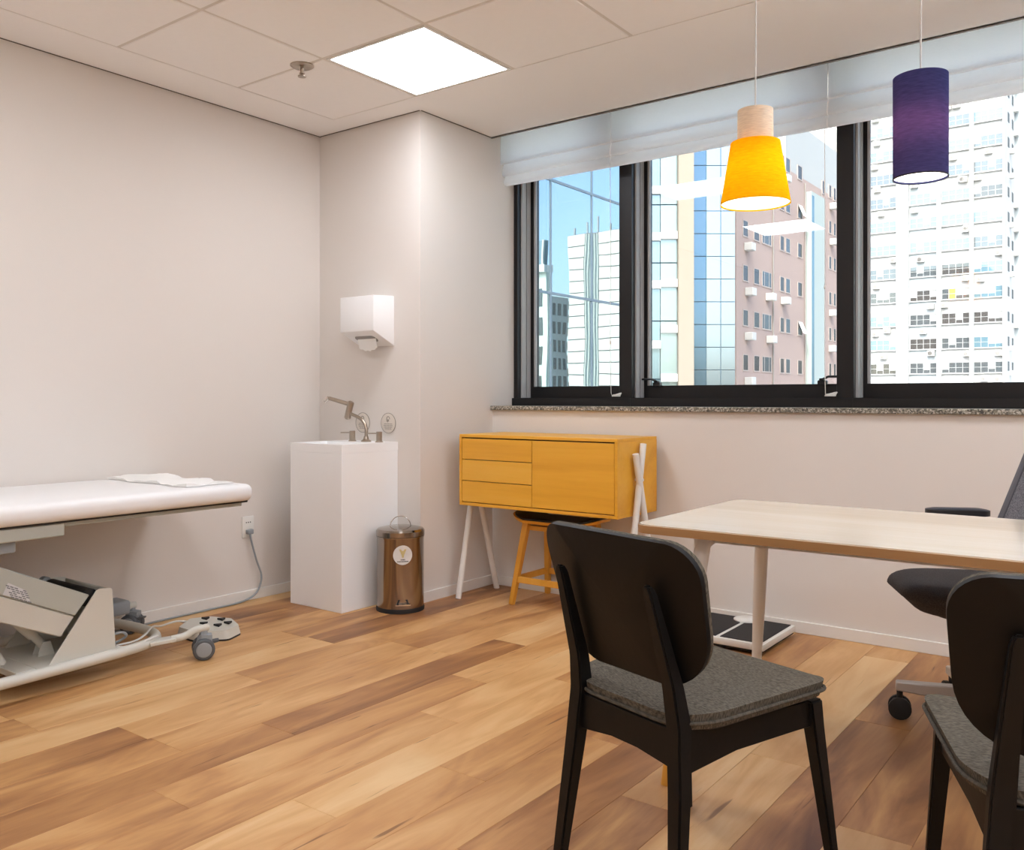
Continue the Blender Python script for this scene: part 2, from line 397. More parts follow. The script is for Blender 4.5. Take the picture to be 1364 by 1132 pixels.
run_y = mesh_of('grid_runner', box(-.0115, .0115, -2.5, 2.5, 0, .02), M_TBAR, 0)
run_x = mesh_of('grid_runner', box(-2.8125, 2.8125, -.0115, .0115, 0, .0202), M_TBAR, 0)
for i in range(10): part('grid_runner', run_y, None, ce, (GX+i*T, GY-2.5, ZC+.002))
for j in range(9): part('grid_runner', run_x, None, ce, (GX+2.8125, GY-j*T, ZC+.0022))
M_DIFF = emit('light_diffuser', (243, 247, 255), PANEL_E)
WHERE = {(1, 0): 'square ceiling light panel in view beside the sprinkler', (1, 3): 'ceiling light panel mirrored in the middle window pane',
         (5, 0): 'ceiling light panel over the desk beside the navy lamp', (5, 3): 'ceiling light panel straight above the viewer', (5, 6): 'ceiling light panel behind the viewer near the back wall',
         (8, 0): 'added unseen fill light panel in the window corner by the right wall', (8, 3): 'added unseen fill light panel midway along the right wall', (8, 6): 'added unseen fill light panel in the rear right corner'}
for (i, j) in sorted(LIGHTS):
    cx, cy = GX+(i+.5)*T, GY-(j+.5)*T
    g = thing('ceiling_light', WHERE.get((i, j), 'square ceiling light panel overhead outside the picture'), 'ceiling light', (cx, cy, ZC), 0, 'square ceiling light panels')
    b = B(); h = T/2-.013; q = h-.012
    for s in (-1, 1):
        bx(b, cx-h, cx+h, cy+s*h, cy+s*q, ZC-.002, ZC+.03); bx(b, cx+s*h, cx+s*q, cy-q, cy+q, ZC-.002, ZC+.03)
    fin('frame', b, M_WHITEP, g, 0)
    fin('diffuser', box(cx-q, cx+q, cy-q, cy+q, ZC+.001, ZC+.006), M_DIFF, g, 0)
# sprinkler
g = thing('sprinkler', 'small chrome fire sprinkler head on the ceiling near the light', 'sprinkler', (.80, -.80, ZC))
fin('rosette', lathe(B(), [(0, 0), (.054, 0), (.054, -.004), (.040, -.012), (.012, -.014), (0, -.014)], (.80, -.80, ZC), 28), M_NICKEL, g)
fin('nozzle', lathe(B(), [(0, -.012), (.009, -.012), (.009, -.034), (.012, -.036), (.012, -.040), (.004, -.042), (.004, -.052), (0, -.052)], (.80, -.80, ZC), 16), M_NICKEL, g)
fin('deflector', lathe(B(), [(0, -.050), (.019, -.050), (.019, -.054), (0, -.054)], (.80, -.80, ZC), 16), M_NICKEL, g)

# baseboards
BH = .055
struct(fin('baseboard_left', box(0, .012, YB, 0, 0, BH, .002, 1), M_TRIM), 'low white baseboard along the left wall', 'baseboard')
b = B(); bx(b, .012, XC, -.012, 0, 0, BH); bx(b, XC, XC+.012, -.012, YW, 0, BH)
struct(fin('baseboard_corner', b, M_TRIM, None, 0), 'low white baseboard round the boxed corner', 'baseboard')
struct(fin('baseboard_window', box(XC+.012, XR, YW-.012, YW, 0, BH, .002, 1), M_TRIM), 'low white baseboard under the windows', 'baseboard')

# granite sill
struct(fin('trim_1', box(XC, XR, .605, .86, 1.032, 1.056, .003, 1), granite()), 'speckled grey granite window sill slab', 'window sill')

# ------------------------------------------------------------------ windows
YF = .84            # frame front
ZB, ZT = 1.056, 2.80
MUL = [(.805, .835), (1.545, 1.626), (2.742, 2.822), (3.94, 4.02), (5.14, 5.22)]
YG = 1.0            # glass
win_txt = ['narrow left window pane in black frame', 'middle window pane in black frame mirroring the ceiling lights', 'right window pane in black frame facing the white tower', 'window pane in black frame right of the picture']
for n in range(4):
    a, c = MUL[n], MUL[n+1]
    xl, xr = a[1], c[0]
    g = thing('window_%d' % (n+1), win_txt[n], 'window', ((xl+xr)/2, YG, ZB), kind='structure')
    fin('mullion', box(a[0], a[1], YF, YO, ZB, ZT, .002, 1), M_BLACK, g, 0)
    fin('sill_rail', box(xl-.0 if n else XC, xr+(.081 if n < 3 else 0), YF-.02, YF+.06, ZB, 1.102, .002, 1), M_BLACK, g, 0)
    # grey stop strips against the mullion sides, then the sash
    b = B(); bx(b, xl, xl+.010, YF+.035, YF+.075, 1.104, ZT); bx(b, xl, xl+.010, YF+.085, YF+.125, 1.104, ZT); bx(b, xr-.010, xr, YF+.05, YF+.125, 1.104, ZT)
    fin('frame_strip', b, M_GREYAL, g, 0)
    b = B(); bx(b, xl+.002, xr-.002, YG-.03, YG+.03, 1.100, 1.172); bx(b, xl+.002, xr-.002, YG-.03, YG+.03, ZT-.06, ZT)
    bx(b, xl+.002, xl+.028, YG-.03, YG+.03, 1.172, ZT-.06); bx(b, xr-.028, xr-.002, YG-.03, YG+.03, 1.172, ZT-.06)
    fin('sash', b, M_BLACK if n != 2 else M_BLACK, g, 0)
    bx_ = B(); bx(bx_, xl+.028, xl+.040, YG-.026, YG-.01, 1.172, ZT-.06); fin('gasket', bx_, M_GREYAL, g, 0)
    fin('pane', box(xl+.028, xr-.028, YG-.003, YG+.003, 1.172, ZT-.06), M_GLASS, g, 0)
    if n == 1:
        for hx, s in ((xl+.10, -1), (xr-.10, 1)):
            b = B(); bx(b, hx-.022, hx+.022, YG-.065, YG-.03, 1.166, 1.190, .004, 1); bx(b, hx-.012, hx+.012, YG-.07, YG-.04, 1.188, 1.200, .003, 1)
            sweep(b, [(hx, YG-.058, 1.194), (hx+s*.03, YG-.058, 1.208), (hx+s*.125, YG-.058, 1.208)], .006, 8)
            fin('handle', b, M_BLACK, g)

# ------------------------------------------------------------------ roman blinds
BX = [(.812, 1.572), (1.575, 2.742), (2.745, 3.92), (3.923, 5.10), (5.103, 5.92)]
bl_txt = ['leftmost white roman blind folded up over the narrow pane', 'white folded roman blind over the middle pane behind the yellow lamp', 'white folded roman blind over the right pane behind the blue lamp', 'white folded roman blind right of the picture frame', 'white folded roman blind by the right wall']
for n, (a, c) in enumerate(BX):
    g = thing('roman_blind', bl_txt[n], 'blind', ((a+c)/2, .72, 2.80), 0, 'roman blinds along the windows')
    i0 = .03 if n == 0 else 0
    fin('headrail', box(a, c, .69, .73, 2.80, 2.83), M_WHITEP, g, 0)
    prof = [(.700, 2.81), (.698, 2.52), (.694, 2.505), (.704, 2.500), (.706, 2.812)]
    fin('fabric_panel', prism(B(), prof, lambda u, v: (a, u, v), lambda u, v: (c, u, v)), M_BLIND, g, 60)
    prof = [(.715, 2.52), (.694, 2.47), (.690, 2.440), (.700, 2.428), (.730, 2.432), (.735, 2.52)]
    fin('fold', prism(B(), prof, lambda u, v: (a+i0*.6, u, v), lambda u, v: (c, u, v)), M_BLIND, g, 60)
    prof = [(.722, 2.45), (.700, 2.415), (.690, 2.392), (.698, 2.376), (.720, 2.372), (.738, 2.385), (.740, 2.45)]
    fin('fold', prism(B(), prof, lambda u, v: (a+i0, u, v), lambda u, v: (c, u, v)), M_BLIND, g, 60)
    if n in (0, 1, 2):
        cx = c-.035 if n == 0 else c-.03
        b = sweep(B(), crom([(cx, .755, 2.40), (cx+.001, .757, 1.9), (cx-.001, .758, 1.35), (cx, .765, 1.13)], 4), .0016, 6)
        co = fin('pull_cord', b, M_WHITEP, g)
        b = B()
        for k in range(3):
            sweep(b, [(cx+.012+.026*math.cos(t*.7+k)+.004*k, .80+.010*math.sin(t*.7+k), 1.112+.004*k+.010*max(0, math.sin(t*.7+1.5*k))) for t in range(10)], .0022, 6)
        sweep(b, [(cx, .765, 1.13), (cx-.004, .78, 1.118), (cx+.01, .80, 1.112)], .0018, 6)
        fin('cord_coil', b, M_WHITEP, g)
        fin('cord_knob', lathe(B(), [(0, 0), (.004, .002), (.005, .010), (.003, .022), (0, .024)], (cx, .758, 1.40 if n == 0 else 1.62), 10), M_WHITEP, g)

# ================================================================== FURNITURE
# ------------------------------------------------------------------ desk
DX0, DX1, DY0, DY1, DZ = 2.745, 4.40, -1.185, -.395, .73
g = thing('desk', 'long pale oak-topped desk with white splayed legs', 'desk', ((DX0+DX1)/2, (DY0+DY1)/2, 0))
out = rpoly([(DX0, DY0), (DX1, DY0), (DX1, DY1), (DX0, DY1)], .05, 6)
e = .006
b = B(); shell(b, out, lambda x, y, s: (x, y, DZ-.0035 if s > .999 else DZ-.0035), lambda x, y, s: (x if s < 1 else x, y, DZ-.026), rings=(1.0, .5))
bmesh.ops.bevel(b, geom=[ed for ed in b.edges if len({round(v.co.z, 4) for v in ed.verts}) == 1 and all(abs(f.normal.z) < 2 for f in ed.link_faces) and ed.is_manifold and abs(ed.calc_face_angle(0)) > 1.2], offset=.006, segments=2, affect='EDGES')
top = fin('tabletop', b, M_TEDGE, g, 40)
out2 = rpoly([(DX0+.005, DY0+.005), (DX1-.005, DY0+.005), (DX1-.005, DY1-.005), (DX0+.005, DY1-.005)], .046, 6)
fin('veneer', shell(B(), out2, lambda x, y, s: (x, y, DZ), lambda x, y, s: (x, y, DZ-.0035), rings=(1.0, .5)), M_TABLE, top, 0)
def desk_leg(tx, ty, fx, fy):
    p0 = Vector((tx, ty, DZ-.03)); p1 = Vector((fx, fy, .0)); k = p0.lerp(p1, .86)
    lg = fin('leg', sweep(B(), [p0, p0.lerp(p1, .4), k], [.023, .022, .0155], 16), M_WLEG, g)
    fin('leg_tip', sweep(B(), [k, p1], [.0155, .012], 16), M_OAKV, lg)
desk_leg(2.925, -1.075, 2.868, -1.215); desk_leg(2.905, -.555, 2.822, -.415)
desk_leg(4.215, -1.075, 4.275, -1.215); desk_leg(4.235, -.555, 4.318, -.415)
for X in (2.915, 4.225):
    # end rail running from front to back leg, with gussets
    poly = [(-1.10, .704), (-.53, .704), (-.53, .62), (-.548, .60), (-.575, .655), (-.66, .672), (-.97, .672), (-1.05, .655), (-1.078, .60), (-1.10, .62)]
    fin('end_rail', prism(B(), poly, lambda u, v: (X-.011, u, v), lambda u, v: (X+.011, u, v)), M_WLEG, g, 30)
for Y in (-1.0, -.62):
    fin('long_rail', box(2.926, 4.214, Y-.012, Y+.012, .668, .704), M_WLEG, g, 0)

# ------------------------------------------------------------------ dining chairs
def make_chair(label, loc, rz):
    g = thing('dining_chair', label, 'chair', loc, rz, 'black visitor chairs at the desk')
    P = lambda n, b, m, par=g, s=35: fin(n, b, m, par, s, world=False)
    # seat cushion
    o = rpoly([(-.200, -.205), (.200, -.205), (.243, .212), (-.243, .212)], [.11, .11, .05, .05], 8)
    def zt(x, y): return .456 + .030*max(0, abs(x)/.24)**2.2*.6 - .012*(1-min(1, (y+.2)/.44))
    seat = P('seat', shell(B(), o, lambda x, y, s: (x, y, zt(x, y)+.008*(1-s**6)), lambda x, y, s: (x*.97, y*.97, zt(x, y)-.040+.006*s), rings=(1, .975, .93, .85, .7, .5, .3, .15), c=(0, .02)), M_SEAT)
    pts = [(x*1.004, y*1.004, zt(x, y)-.019) for x, y in o]; P('piping', sweep(B(), pts+[pts[0], pts[1]], .0042, 8, False), M_PIPE, seat)
    P('seat_board', shell(B(), o, lambda x, y, s: (x*.93, y*.93, zt(x, y)-.034), lambda x, y, s: (x*.88, y*.88, zt(x, y)-.046), rings=(1, .6, .3)), M_BLKWOOD)
    # rear legs with the back uprights
    for s in (-1, 1):
        b = B()
        pts = [((s*.185, -.240, 0), .030, .024), ((s*.163, -.206, .30), .038, .036), ((s*.152, -.196, .43), .040, .040), ((s*.147, -.208, .51), .036, .034), ((s*.139, -.267, .708), .026, .022), ((s*.138, -.273, .724), .016, .014)]
        R = []
        for (p, wd, dp) in pts:
            R.append([b.verts.new(Vector(p)+Vector((u*wd/2, v*dp/2, 0))) for u, v in ((-1, -1), (1, -1), (1, 1), (-1, 1))])
        b.faces.new(list(reversed(R[0]))); b.faces.new(R[-1])
        for i in range(len(R)-1):
            for k in range(4): b.faces.new((R[i][k], R[i][(k+1) % 4], R[i+1][(k+1) % 4], R[i+1][k]))
        bmesh.ops.bevel(b, geom=[ed for ed in b.edges], offset=.004, segments=2, affect='EDGES')
        P('leg', b, M_BLKWOOD)
        b = B()
        R = []
        for (p, wd, dp) in [((s*.224, .240, 0), .024, .022), ((s*.201, .192, .36), .034, .038), ((s*.198, .186, .420), .034, .042)]:
            R.append([b.verts.new(Vector(p)+Vector((u*wd/2, v*dp/2, 0))) for u, v in ((-1, -1), (1, -1), (1, 1), (-1, 1))])
        b.faces.new(list(reversed(R[0]))); b.faces.new(R[-1])
        for i in range(len(R)-1):
            for k in range(4): b.faces.new((R[i][k], R[i][(k+1) % 4], R[i+1][(k+1) % 4], R[i+1][k]))
        bmesh.ops.bevel(b, geom=[ed for ed in b.edges], offset=.004, segments=2, affect='EDGES')
        P('leg', b, M_BLKWOOD)
        # side rail, deeper at the rear
        poly = [(-.190, .325), (-.190, .425), (.182, .420), (.182, .360), (-.05, .356)]
        def f(t): return lambda u, v: (s*(.155+(u+.19)*.113)+t, u, v)
        P('side_rail', bevel_all(prism(B(), poly, f(-.010), f(.010)), .003, 1), M_BLKWOOD)
    poly = [(-.145, .335), (-.04, .350), (.04, .350), (.145, .335), (.145, .420), (-.145, .420)]
    P('back_rail', bevel_all(prism(B(), poly, lambda u, v: (u, -.205, v), lambda u, v: (u, -.185, v)), .003, 1), M_BLKWOOD)
    P('front_rail', bevel_all(box(-.185, .185, .176, .196, .360, .420), .003, 1), M_BLKWOOD)
    # curved backrest
    o = rpoly([(-.215, 0), (.215, 0), (.246, .312), (-.246, .312)], [.13, .13, .075, .075], 9)
    def bk(x, v, off):
        # centre line leans back; sides curl forward
        y = -.186 - v*.29 + .040*(x/.24)**2; z = .503 + v*.985 + .010*(x/.24)**2*(v/.315)
        return Vector((x, y, z)) + Vector((0, .956, .29))*off
    back = P('backrest', shell(B(), o, lambda x, v, s: bk(x, v, 0), lambda x, v, s: bk(x, v, -.011), rings=(1, .98, .9, .8, .65, .5, .35, .2)), M_BLKWOOD)
    P('back_pad', shell(B(), o, lambda x, v, s: bk(x*.995, .1575+(v-.1575)*.995, .010+.010*(1-s**5)), lambda x, v, s: bk(x*.995, .1575+(v-.1575)*.995, .001), rings=(1, .975, .93, .8, .65, .5, .35, .2)), M_SEAT, back)
    return g
make_chair('black wooden chair with grey tweed seat in the foreground, wholly in view', (3.121, -1.596, 0), math.radians(-17.1))
make_chair('black wooden chair with grey tweed seat cut by the right picture edge', (3.878, -1.572, 0), math.radians(16.5))

# ------------------------------------------------------------------ office chair
OX, OY = 3.53, -.19
g = thing('office_chair', 'charcoal office swivel chair with grey mesh back behind the desk', 'office chair', (OX, OY, 0), math.radians(115.5))
P = lambda n, b, m, par=None, s=35: fin(n, b, m, par or g, s, world=False)
o = rpoly([(-.245, -.19), (.245, -.19), (.25, .285), (-.25, .285)], [.12, .12, .15, .15], 8)
sq = lambda q: math.sqrt(max(0, 1-q**8))
P('seat', shell(B(), o, lambda x, y, q: (x, y, .452+.044*sq(q)), lambda x, y, q: (x*(1-.10*q), y*(1-.10*q), .450-.054*sq(q)), rings=(1, .995, .98, .955, .92, .87, .8, .65, .45, .25)), M_OSEAT)
P('seat_pan', shell(B(), o, lambda x, y, s: (x*.7, y*.7, .408), lambda x, y, s: (x*.6, y*.6, .385), rings=(1, .5)), M_DARK)
b = sweep(B(), [(-.12, .03, .385), (-.20, .03, .38), (-.23, .03, .378)], .007, 8); bx(b, -.285, -.215, .012, .048, .371, .385, .005, 2); P('tilt_lever', b, M_DARK)
P('gas_column', lathe(B(), [(0, .10), (.030, .10), (.030, .24), (.020, .24), (.020, .40), (0, .40)], (0, 0, 0), 20), M_GREYP)
P('hub', lathe(B(), [(0, .075), (.045, .075), (.050, .09), (.045, .135), (.034, .14), (0, .14)], (0, 0, 0), 24), M_GREYP)
for k in range(5):
    a = math.radians(79.3+72*k); d = Vector((math.cos(a), math.sin(a), 0)); n_ = Vector((-d.y, d.x, 0))
    b = bar(B(), d*.03+Vector((0, 0, .105)), d*.275+Vector((0, 0, .112)), .05, .034, .055, .030, n_)
    arm = P('base_arm', bevel_all(b, .004, 1), mat('base_silver', (196, 190, 184), .4, metal=.2))
    c0 = d*.262
    b = B(); lathe(b, [(0, .050), (.010, .050), (.010, .100), (0, .100)], (c0.x, c0.y, 0), 10)
    q = rpoly([(-.028, .03), (.028, .03), (.028, .066), (-.028, .066)], .012, 3)
    prism(b, q, lambda u, v: tuple(c0+d*u*.9+n_*(-.010)+Vector((0, 0, v))), lambda u, v: tuple(c0+d*u*.9+n_*.010+Vector((0, 0, v))))
    cs = P('caster', b, M_DARK, arm)
    for s in (-1, 1):
        R = Matrix.Translation(c0+n_*(s*.018)+Vector((0, 0, .037))) @ Matrix.Rotation(math.atan2(n_.y, n_.x), 4, 'Z') @ Matrix.Rotation(math.pi/2, 4, 'Y')
        lathe_b = lathe(B(), [(0, -.010), (.028, -.010), (.037, -.006), (.037, .006), (.028, .010), (0, .010)], (0, 0, 0), 22, R)
        P('wheel', lathe_b, M_DARK, arm)
# back frame and mesh (leans back, away from the desk)
def bkp(x, v, off): return Vector((x*(1-.10*v), -.125-.20*v+.05*(x/.24)**2-off, .56+v*.56))
o = rpoly([(-.225, 0), (.225, 0), (.225, 1.0), (-.225, 1.0)], [.06, .06, .10, .10], 6)
pts = [bkp(x, v, 0) for x, v in [(x, min(1, max(0, v))) for x, v in rpoly([(-.225, 0), (.225, 0), (.225, 1), (-.225, 1)], .08, 6)]]
P('back_frame', sweep(B(), pts+[pts[0], pts[1]], .014, 10, False), mat('frame_grey', (96, 96, 102), .5))
P('mesh_back', shell(B(), rpoly([(-.222, .005), (.222, .005), (.222, .995), (-.222, .995)], .075, 6), lambda x, v, s: bkp(x, v, .004), lambda x, v, s: bkp(x, v, -.004), rings=(1, .9, .7, .5, .3)), M_MESH)
b = sweep(B(), crom([(0, -.05, .40), (0, -.20, .41), (0, -.215, .50), (0, -.225, .70), (0, -.295, .92)], 5), .018, 12); P('back_spine', b, M_DGREY)
for s in (-1, 1):
    b = sweep(B(), crom([(s*.15, -.11, .400), (s*.27, -.11, .42), (s*.285, -.11, .50), (s*.285, -.07, .672)], 5), [.014]*16, 10)
    P('arm_post', b, M_DARK)
    o = rpoly([(s*.285-.04, -.10), (s*.285+.04, -.10), (s*.285+.035, .115), (s*.285-.035, .115)], .03, 5)
    P('armrest', shell(B(), o, lambda x, y, q: (x, y, .700-.006*q**6), lambda x, y, q: (x, y, .670+.005*q**6), rings=(1, .95, .8, .5)), M_LEATHER)

# ------------------------------------------------------------------ sideboard on trestles
cx0, cx1, cy0, cy1, cz0, cz1 = .925, 1.912, .182, .585, .520, .905
g = thing('sideboard', 'honey oak sideboard with three drawers and a door on white trestle legs', 'sideboard', ((cx0+cx1)/2, (cy0+cy1)/2, 0))
th = .016
fin('top', bevel_all(box(cx0, cx1, cy0, cy1, cz1-th, cz1), .0015, 1), M_OAK, g, 0)
fin('bottom', bevel_all(box(cx0, cx1, cy0, cy1, cz0, cz0+th), .0015, 1), M_OAK, g, 0)
for X in (cx0, cx1-th): fin('side_panel', box(X, X+th, cy0, cy1, cz0+th, cz1-th), M_OAK, g, 0)
fin('back_panel', box(cx0+th, cx1-th, cy1-.01, cy1-.002, cz0+th, cz1-th), M_OAK, g, 0)
fin('carcass', box(cx0+th, cx1-th, cy0+.03, cy1-.012, cz0+th, cz1-th), mat('carcass_dark', (70, 44, 20), .7), g, 0)
xs = 1.408; zi0, zi1 = cz0+th+.003, cz1-th-.004; hh = (zi1-zi0)/3
for k in range(3):
    fin('drawer', bevel_all(box(cx0+th+.002, xs-.0015, cy0+.001, cy0+.020, zi0+k*hh+.0015, zi0+(k+1)*hh-.0025), .001, 1), M_OAK, g, 0)
fin('door', bevel_all(box(xs+.0015, cx1-th-.003, cy0+.001, cy0+.020, zi0+.0015, zi1-.0025), .001, 1), M_OAK, g, 0)
for X in (.898, 1.938):
    fin('leg', sweep(B(), [(X, .205, 0), (X, .392, .875)], [.0165, .0165], 14), M_WLEG, g)
    fin('leg', sweep(B(), [(X+.004, .545, 0), (X+.004, .306, .828)], [.0165, .0165], 14), M_WLEG, g)
    fin('bolt', sweep(B(), [(X-.02, .35, .70), (X+.022, .35, .70)], .008, 10), M_WLEG, g)

# ------------------------------------------------------------------ stool under the sideboard
SX, SY = 1.42, .44
g = thing('stool', 'low oak stool with black cushioned seat tucked under the sideboard', 'stool', (SX, SY, 0))
o = rpoly([(SX-.285, SY-.125), (SX+.285, SY-.125), (SX+.285, SY+.125), (SX-.285, SY+.125)], [.115]*4, 8)
sz = lambda x: .432+.045*((x-SX)/.285)**2
fin('seat_board', shell(B(), o, lambda x, y, s: (x, y, sz(x)), lambda x, y, s: (SX+(x-SX)*.97, SY+(y-SY)*.97, sz(x)-.016), rings=(1, .97, .8, .6, .4, .2)), M_OAK, g)
fin('cushion', shell(B(), o, lambda x, y, s: (SX+(x-SX)*.96, SY+(y-SY)*.96, sz(x)+.022-.014*s**5), lambda x, y, s: (SX+(x-SX)*.96, SY+(y-SY)*.96, sz(x)+.001), rings=(1, .97, .9, .75, .6, .4, .2)), M_LEATHER, g)
for sx in (-1, 1):
    for sy in (-1, 1):
        fin('leg', bevel_all(bar(B(), (SX+sx*.205, SY+sy*.17, 0), (SX+sx*.155, SY+sy*.10, .435), .028, .036, .026, .036, (1, 0, 0)), .003, 1), M_OAKV, g)
    fin('stretcher', bevel_all(box(SX+sx*.195-.009, SX+sx*.195+.009, SY-.15, SY+.15, .118, .150), .002, 1), M_OAKV, g)
for sy in (-1, 1): fin('stretcher', bevel_all(box(SX-.20, SX+.20, SY+sy*.148-.009, SY+sy*.148+.009, .118, .150), .002, 1), M_OAKV, g)
fin('seat_rail', box(SX-.15, SX+.15, SY-.10, SY+.10, .395, .418), M_OAKV, g)

# ------------------------------------------------------------------ pedestal basin
bx0, bx1, by0, by1, bz = .236, .640, -.410, -.001, .862
g = thing('pedestal_basin', 'tall white square pedestal washbasin in the corner', 'washbasin', ((bx0+bx1)/2, (by0+by1)/2, 0))
fin('pedestal', bevel_all(box(bx0, bx1, by0, by1, 0, bz-.045), .002, 1), M_WHITE, g, 0)
b = B(); w_ = .022
bx(b, bx0, bx1, by0, by0+w_, bz-.045, bz); bx(b, bx0, bx1, by1-.17, by1, bz-.045, bz); bx(b, bx0, bx0+w_, by0+w_, by1-.17, bz-.045, bz); bx(b, bx1-w_, bx1, by0+w_, by1-.17, bz-.045, bz)
fin('basin_rim', b, M_WHITE, g, 0)
fin('bowl', shell(B(), rpoly([(bx0+w_, by0+w_), (bx1-w_, by0+w_), (bx1-w_, by1-.17), (bx0+w_, by1-.17)], .004, 2), lambda x, y, s: (x, y, bz-.034-.008*(1-s)), lambda x, y, s: (x, y, bz-.0445), rings=(1, .7, .4)), M_WHITE, g)
fin('drain', lathe(B(), [(0, -.041), (.018, -.041), (.018, -.038), (0, -.037)], (.44, -.29, bz), 16), M_CHROME, g)
# faucet
fx, fy = .494, -.10
g = thing('faucet', 'brushed nickel basin tap with tilted spray neck and two lever handles', 'faucet', (fx, fy, bz))
fin('base', lathe(B(), [(0, 0), (.028, 0), (.028, .006), (.016, .014), (.012, .03), (0, .03)], (fx, fy, bz), 20), M_NICKEL, g)
fin('neck', sweep(B(), crom([(fx, fy, bz+.02), (fx+.001, fy, bz+.07), (.478, fy, bz+.105), (.445, fy-.004, bz+.130), (.385, fy-.010, bz+.152)], 6), .0095, 12), M_NICKEL, g)
hd = fin('spray_body', sweep(B(), [(.355, fy-.012, .985), (.358, fy-.012, .992), (.381, fy-.012, 1.062), (.386, fy-.012, 1.078), (.388, fy-.012, 1.082)], [.012, .018, .018, .018, .012], 16), M_NICKEL, g)
fin('spout', sweep(B(), [(.384, fy-.014, 1.066), (.255, fy-.05, 1.100), (.246, fy-.053, 1.101)], [.0115, .0115, .009], 14), M_NICKEL, g)
fin('aerator', sweep(B(), [(.250, fy-.051, 1.104), (.226, fy-.060, 1.080)], [.012, .011], 14), M_CHROME, g)
for hx in (.385, .595):
    fin('valve', lathe(B(), [(0, 0), (.022, 0), (.022, .003), (.0165, .008), (.0165, .056), (.014, .058), (0, .058)], (hx, fy, bz), 20), M_NICKEL, g)
    fin('lever', sweep(B(), [(hx, fy, bz+.048), (hx-.08, fy-.012, bz+.046)], .0036, 8), M_NICKEL, g)

# notices behind the tap
for k, (nx, lab) in enumerate([(.367, 'round clear notice on the wall directly behind the tap neck'), (.569, 'round clear notice with icon on the wall right of the tap')]):
    g = thing('wall_notice', lab, 'notice', (nx, 0, .963), 0, 'round notices over the basin')
    RX = Matrix.Translation((nx, 0, .963)) @ Matrix.Rotation(math.pi/2, 4, 'X')
    fin('disc', lathe(B(), [(0, .0005), (.056, .0005), (.056, .004), (.053, .005), (0, .005)], (0, 0, 0), 36, RX), M_ACRYL, g)
    fin('rim', sweep(B(), [(nx+.0555*math.cos(t*math.pi/18), -.0045, .963+.0555*math.sin(t*math.pi/18)) for t in range(37)], .0016, 6, False), M_GREYTXT, g)
    b = B()
    for r_, wd in enumerate((.031, .034, .030, .024)):
        for q in range(3):
            bx(b, nx-wd+q*wd*.70, nx-wd+q*wd*.70+wd*.60, -.0056, -.005, .957-.009*r_, .960-.009*r_)
    sweep(b, [(nx+.012*math.cos(t)*(1-.02*t), -.0055, .984+.016*math.sin(t)) for t in [x*.5 for x in range(10)]], .0022, 5); bx(b, nx-.006, nx+.006, -.0056, -.005, .972, .984)
    fin('print', b, M_GREYTXT, g)

# paper towel dispenser
dx0, dx1, dy = .352, .612, -.160
g = thing('towel_dispenser', 'white wall-mounted paper towel dispenser above the basin', 'dispenser', ((dx0+dx1)/2, 0, 1.50))
poly = [(0, 1.664), (dy, 1.655), (dy, 1.464), (0, 1.388)]
fin('housing', bevel_all(prism(B(), poly, lambda u, v: (dx0, u, v), lambda u, v: (dx1, u, v)), .004, 2), M_WHITE, g)
# slot in the sloping underside and the paper
sn = Vector((0, .076, -.16)).normalized()
b = B(); prism(b, rpoly([(-.075, -.030), (.075, -.030), (.075, .030), (-.075, .030)], .022, 5), lambda u, v: ((dx0+dx1)/2+u, -.085+v*.9, 1.428-v*.427+.004), lambda u, v: ((dx0+dx1)/2+u, -.085+v*.9, 1.428-v*.427-.0035))
fin('slot', b, mat('slot_grey', (150, 146, 142), .6), g)
pp = B(); nn = 12
ol = [(-.070+.14*i/nn, 1.440) for i in range(nn+1)] + [(.070-.14*i/nn, 1.378-.016*math.sin(math.pi*i/nn)+.003*math.sin(i*2.1)) for i in range(nn+1)]
prism(pp, ol, lambda u, v: ((dx0+dx1)/2+u+.005, -.088+(1.43-v)*.25, v), lambda u, v: ((dx0+dx1)/2+u+.005, -.091+(1.43-v)*.25, v))
fin('paper_towel', pp, M_PAPER, g)

# ------------------------------------------------------------------ pedal bin
px_, py_, pr = .802, -.150, .122
g = thing('pedal_bin', 'polished steel pedal bin with round white sticker beside the basin', 'bin', (px_, py_, 0))
fin('base_ring', lathe(B(), [(0, 0), (pr+.003, 0), (pr+.004, .012), (pr+.001, .022), (0, .022)], (px_, py_, 0), 40), M_DARK, g)
fin('body', lathe(B(), [(0, .022), (pr, .022), (pr, .375), (pr+.003, .380), (pr+.003, .386), (0, .386)], (px_, py_, 0), 48), M_STEEL, g)
fin('lid', lathe(B(), [(0, .386), (pr+.004, .388), (pr+.004, .412), (pr-.004, .422), (pr*.6, .432), (0, .436)], (px_, py_, 0), 48), M_STEEL, g)
aa = math.radians(-40.3)      # the pedal and sticker face the room
fin('handle', sweep(B(), [(px_+.055*math.cos(t*math.pi/12)*-math.sin(aa), py_+.055*math.cos(t*math.pi/12)*math.cos(aa), .425+.060*math.sin(t*math.pi/12)) for t in range(13)], .0025, 8), M_CHROME, g)
def on_bin(u, v, off):     # u metres round the body, v height
    t = aa+u/pr; return (px_+(pr+off)*math.cos(t), py_+(pr+off)*math.sin(t), v)
n = 28; b = B()
cen = b.verts.new(on_bin(0, .300, .0014)); ring = [b.verts.new(on_bin(.0495*math.cos(2*math.pi*k/n), .300+.0495*math.sin(2*math.pi*k/n), .0014)) for k in range(n)]
rin2 = [b.verts.new(on_bin(.0495*math.cos(2*math.pi*k/n), .300+.0495*math.sin(2*math.pi*k/n), .0002)) for k in range(n)]
mid = [b.verts.new(on_bin(.025*math.cos(2*math.pi*k/n), .300+.025*math.sin(2*math.pi*k/n), .0014)) for k in range(n)]
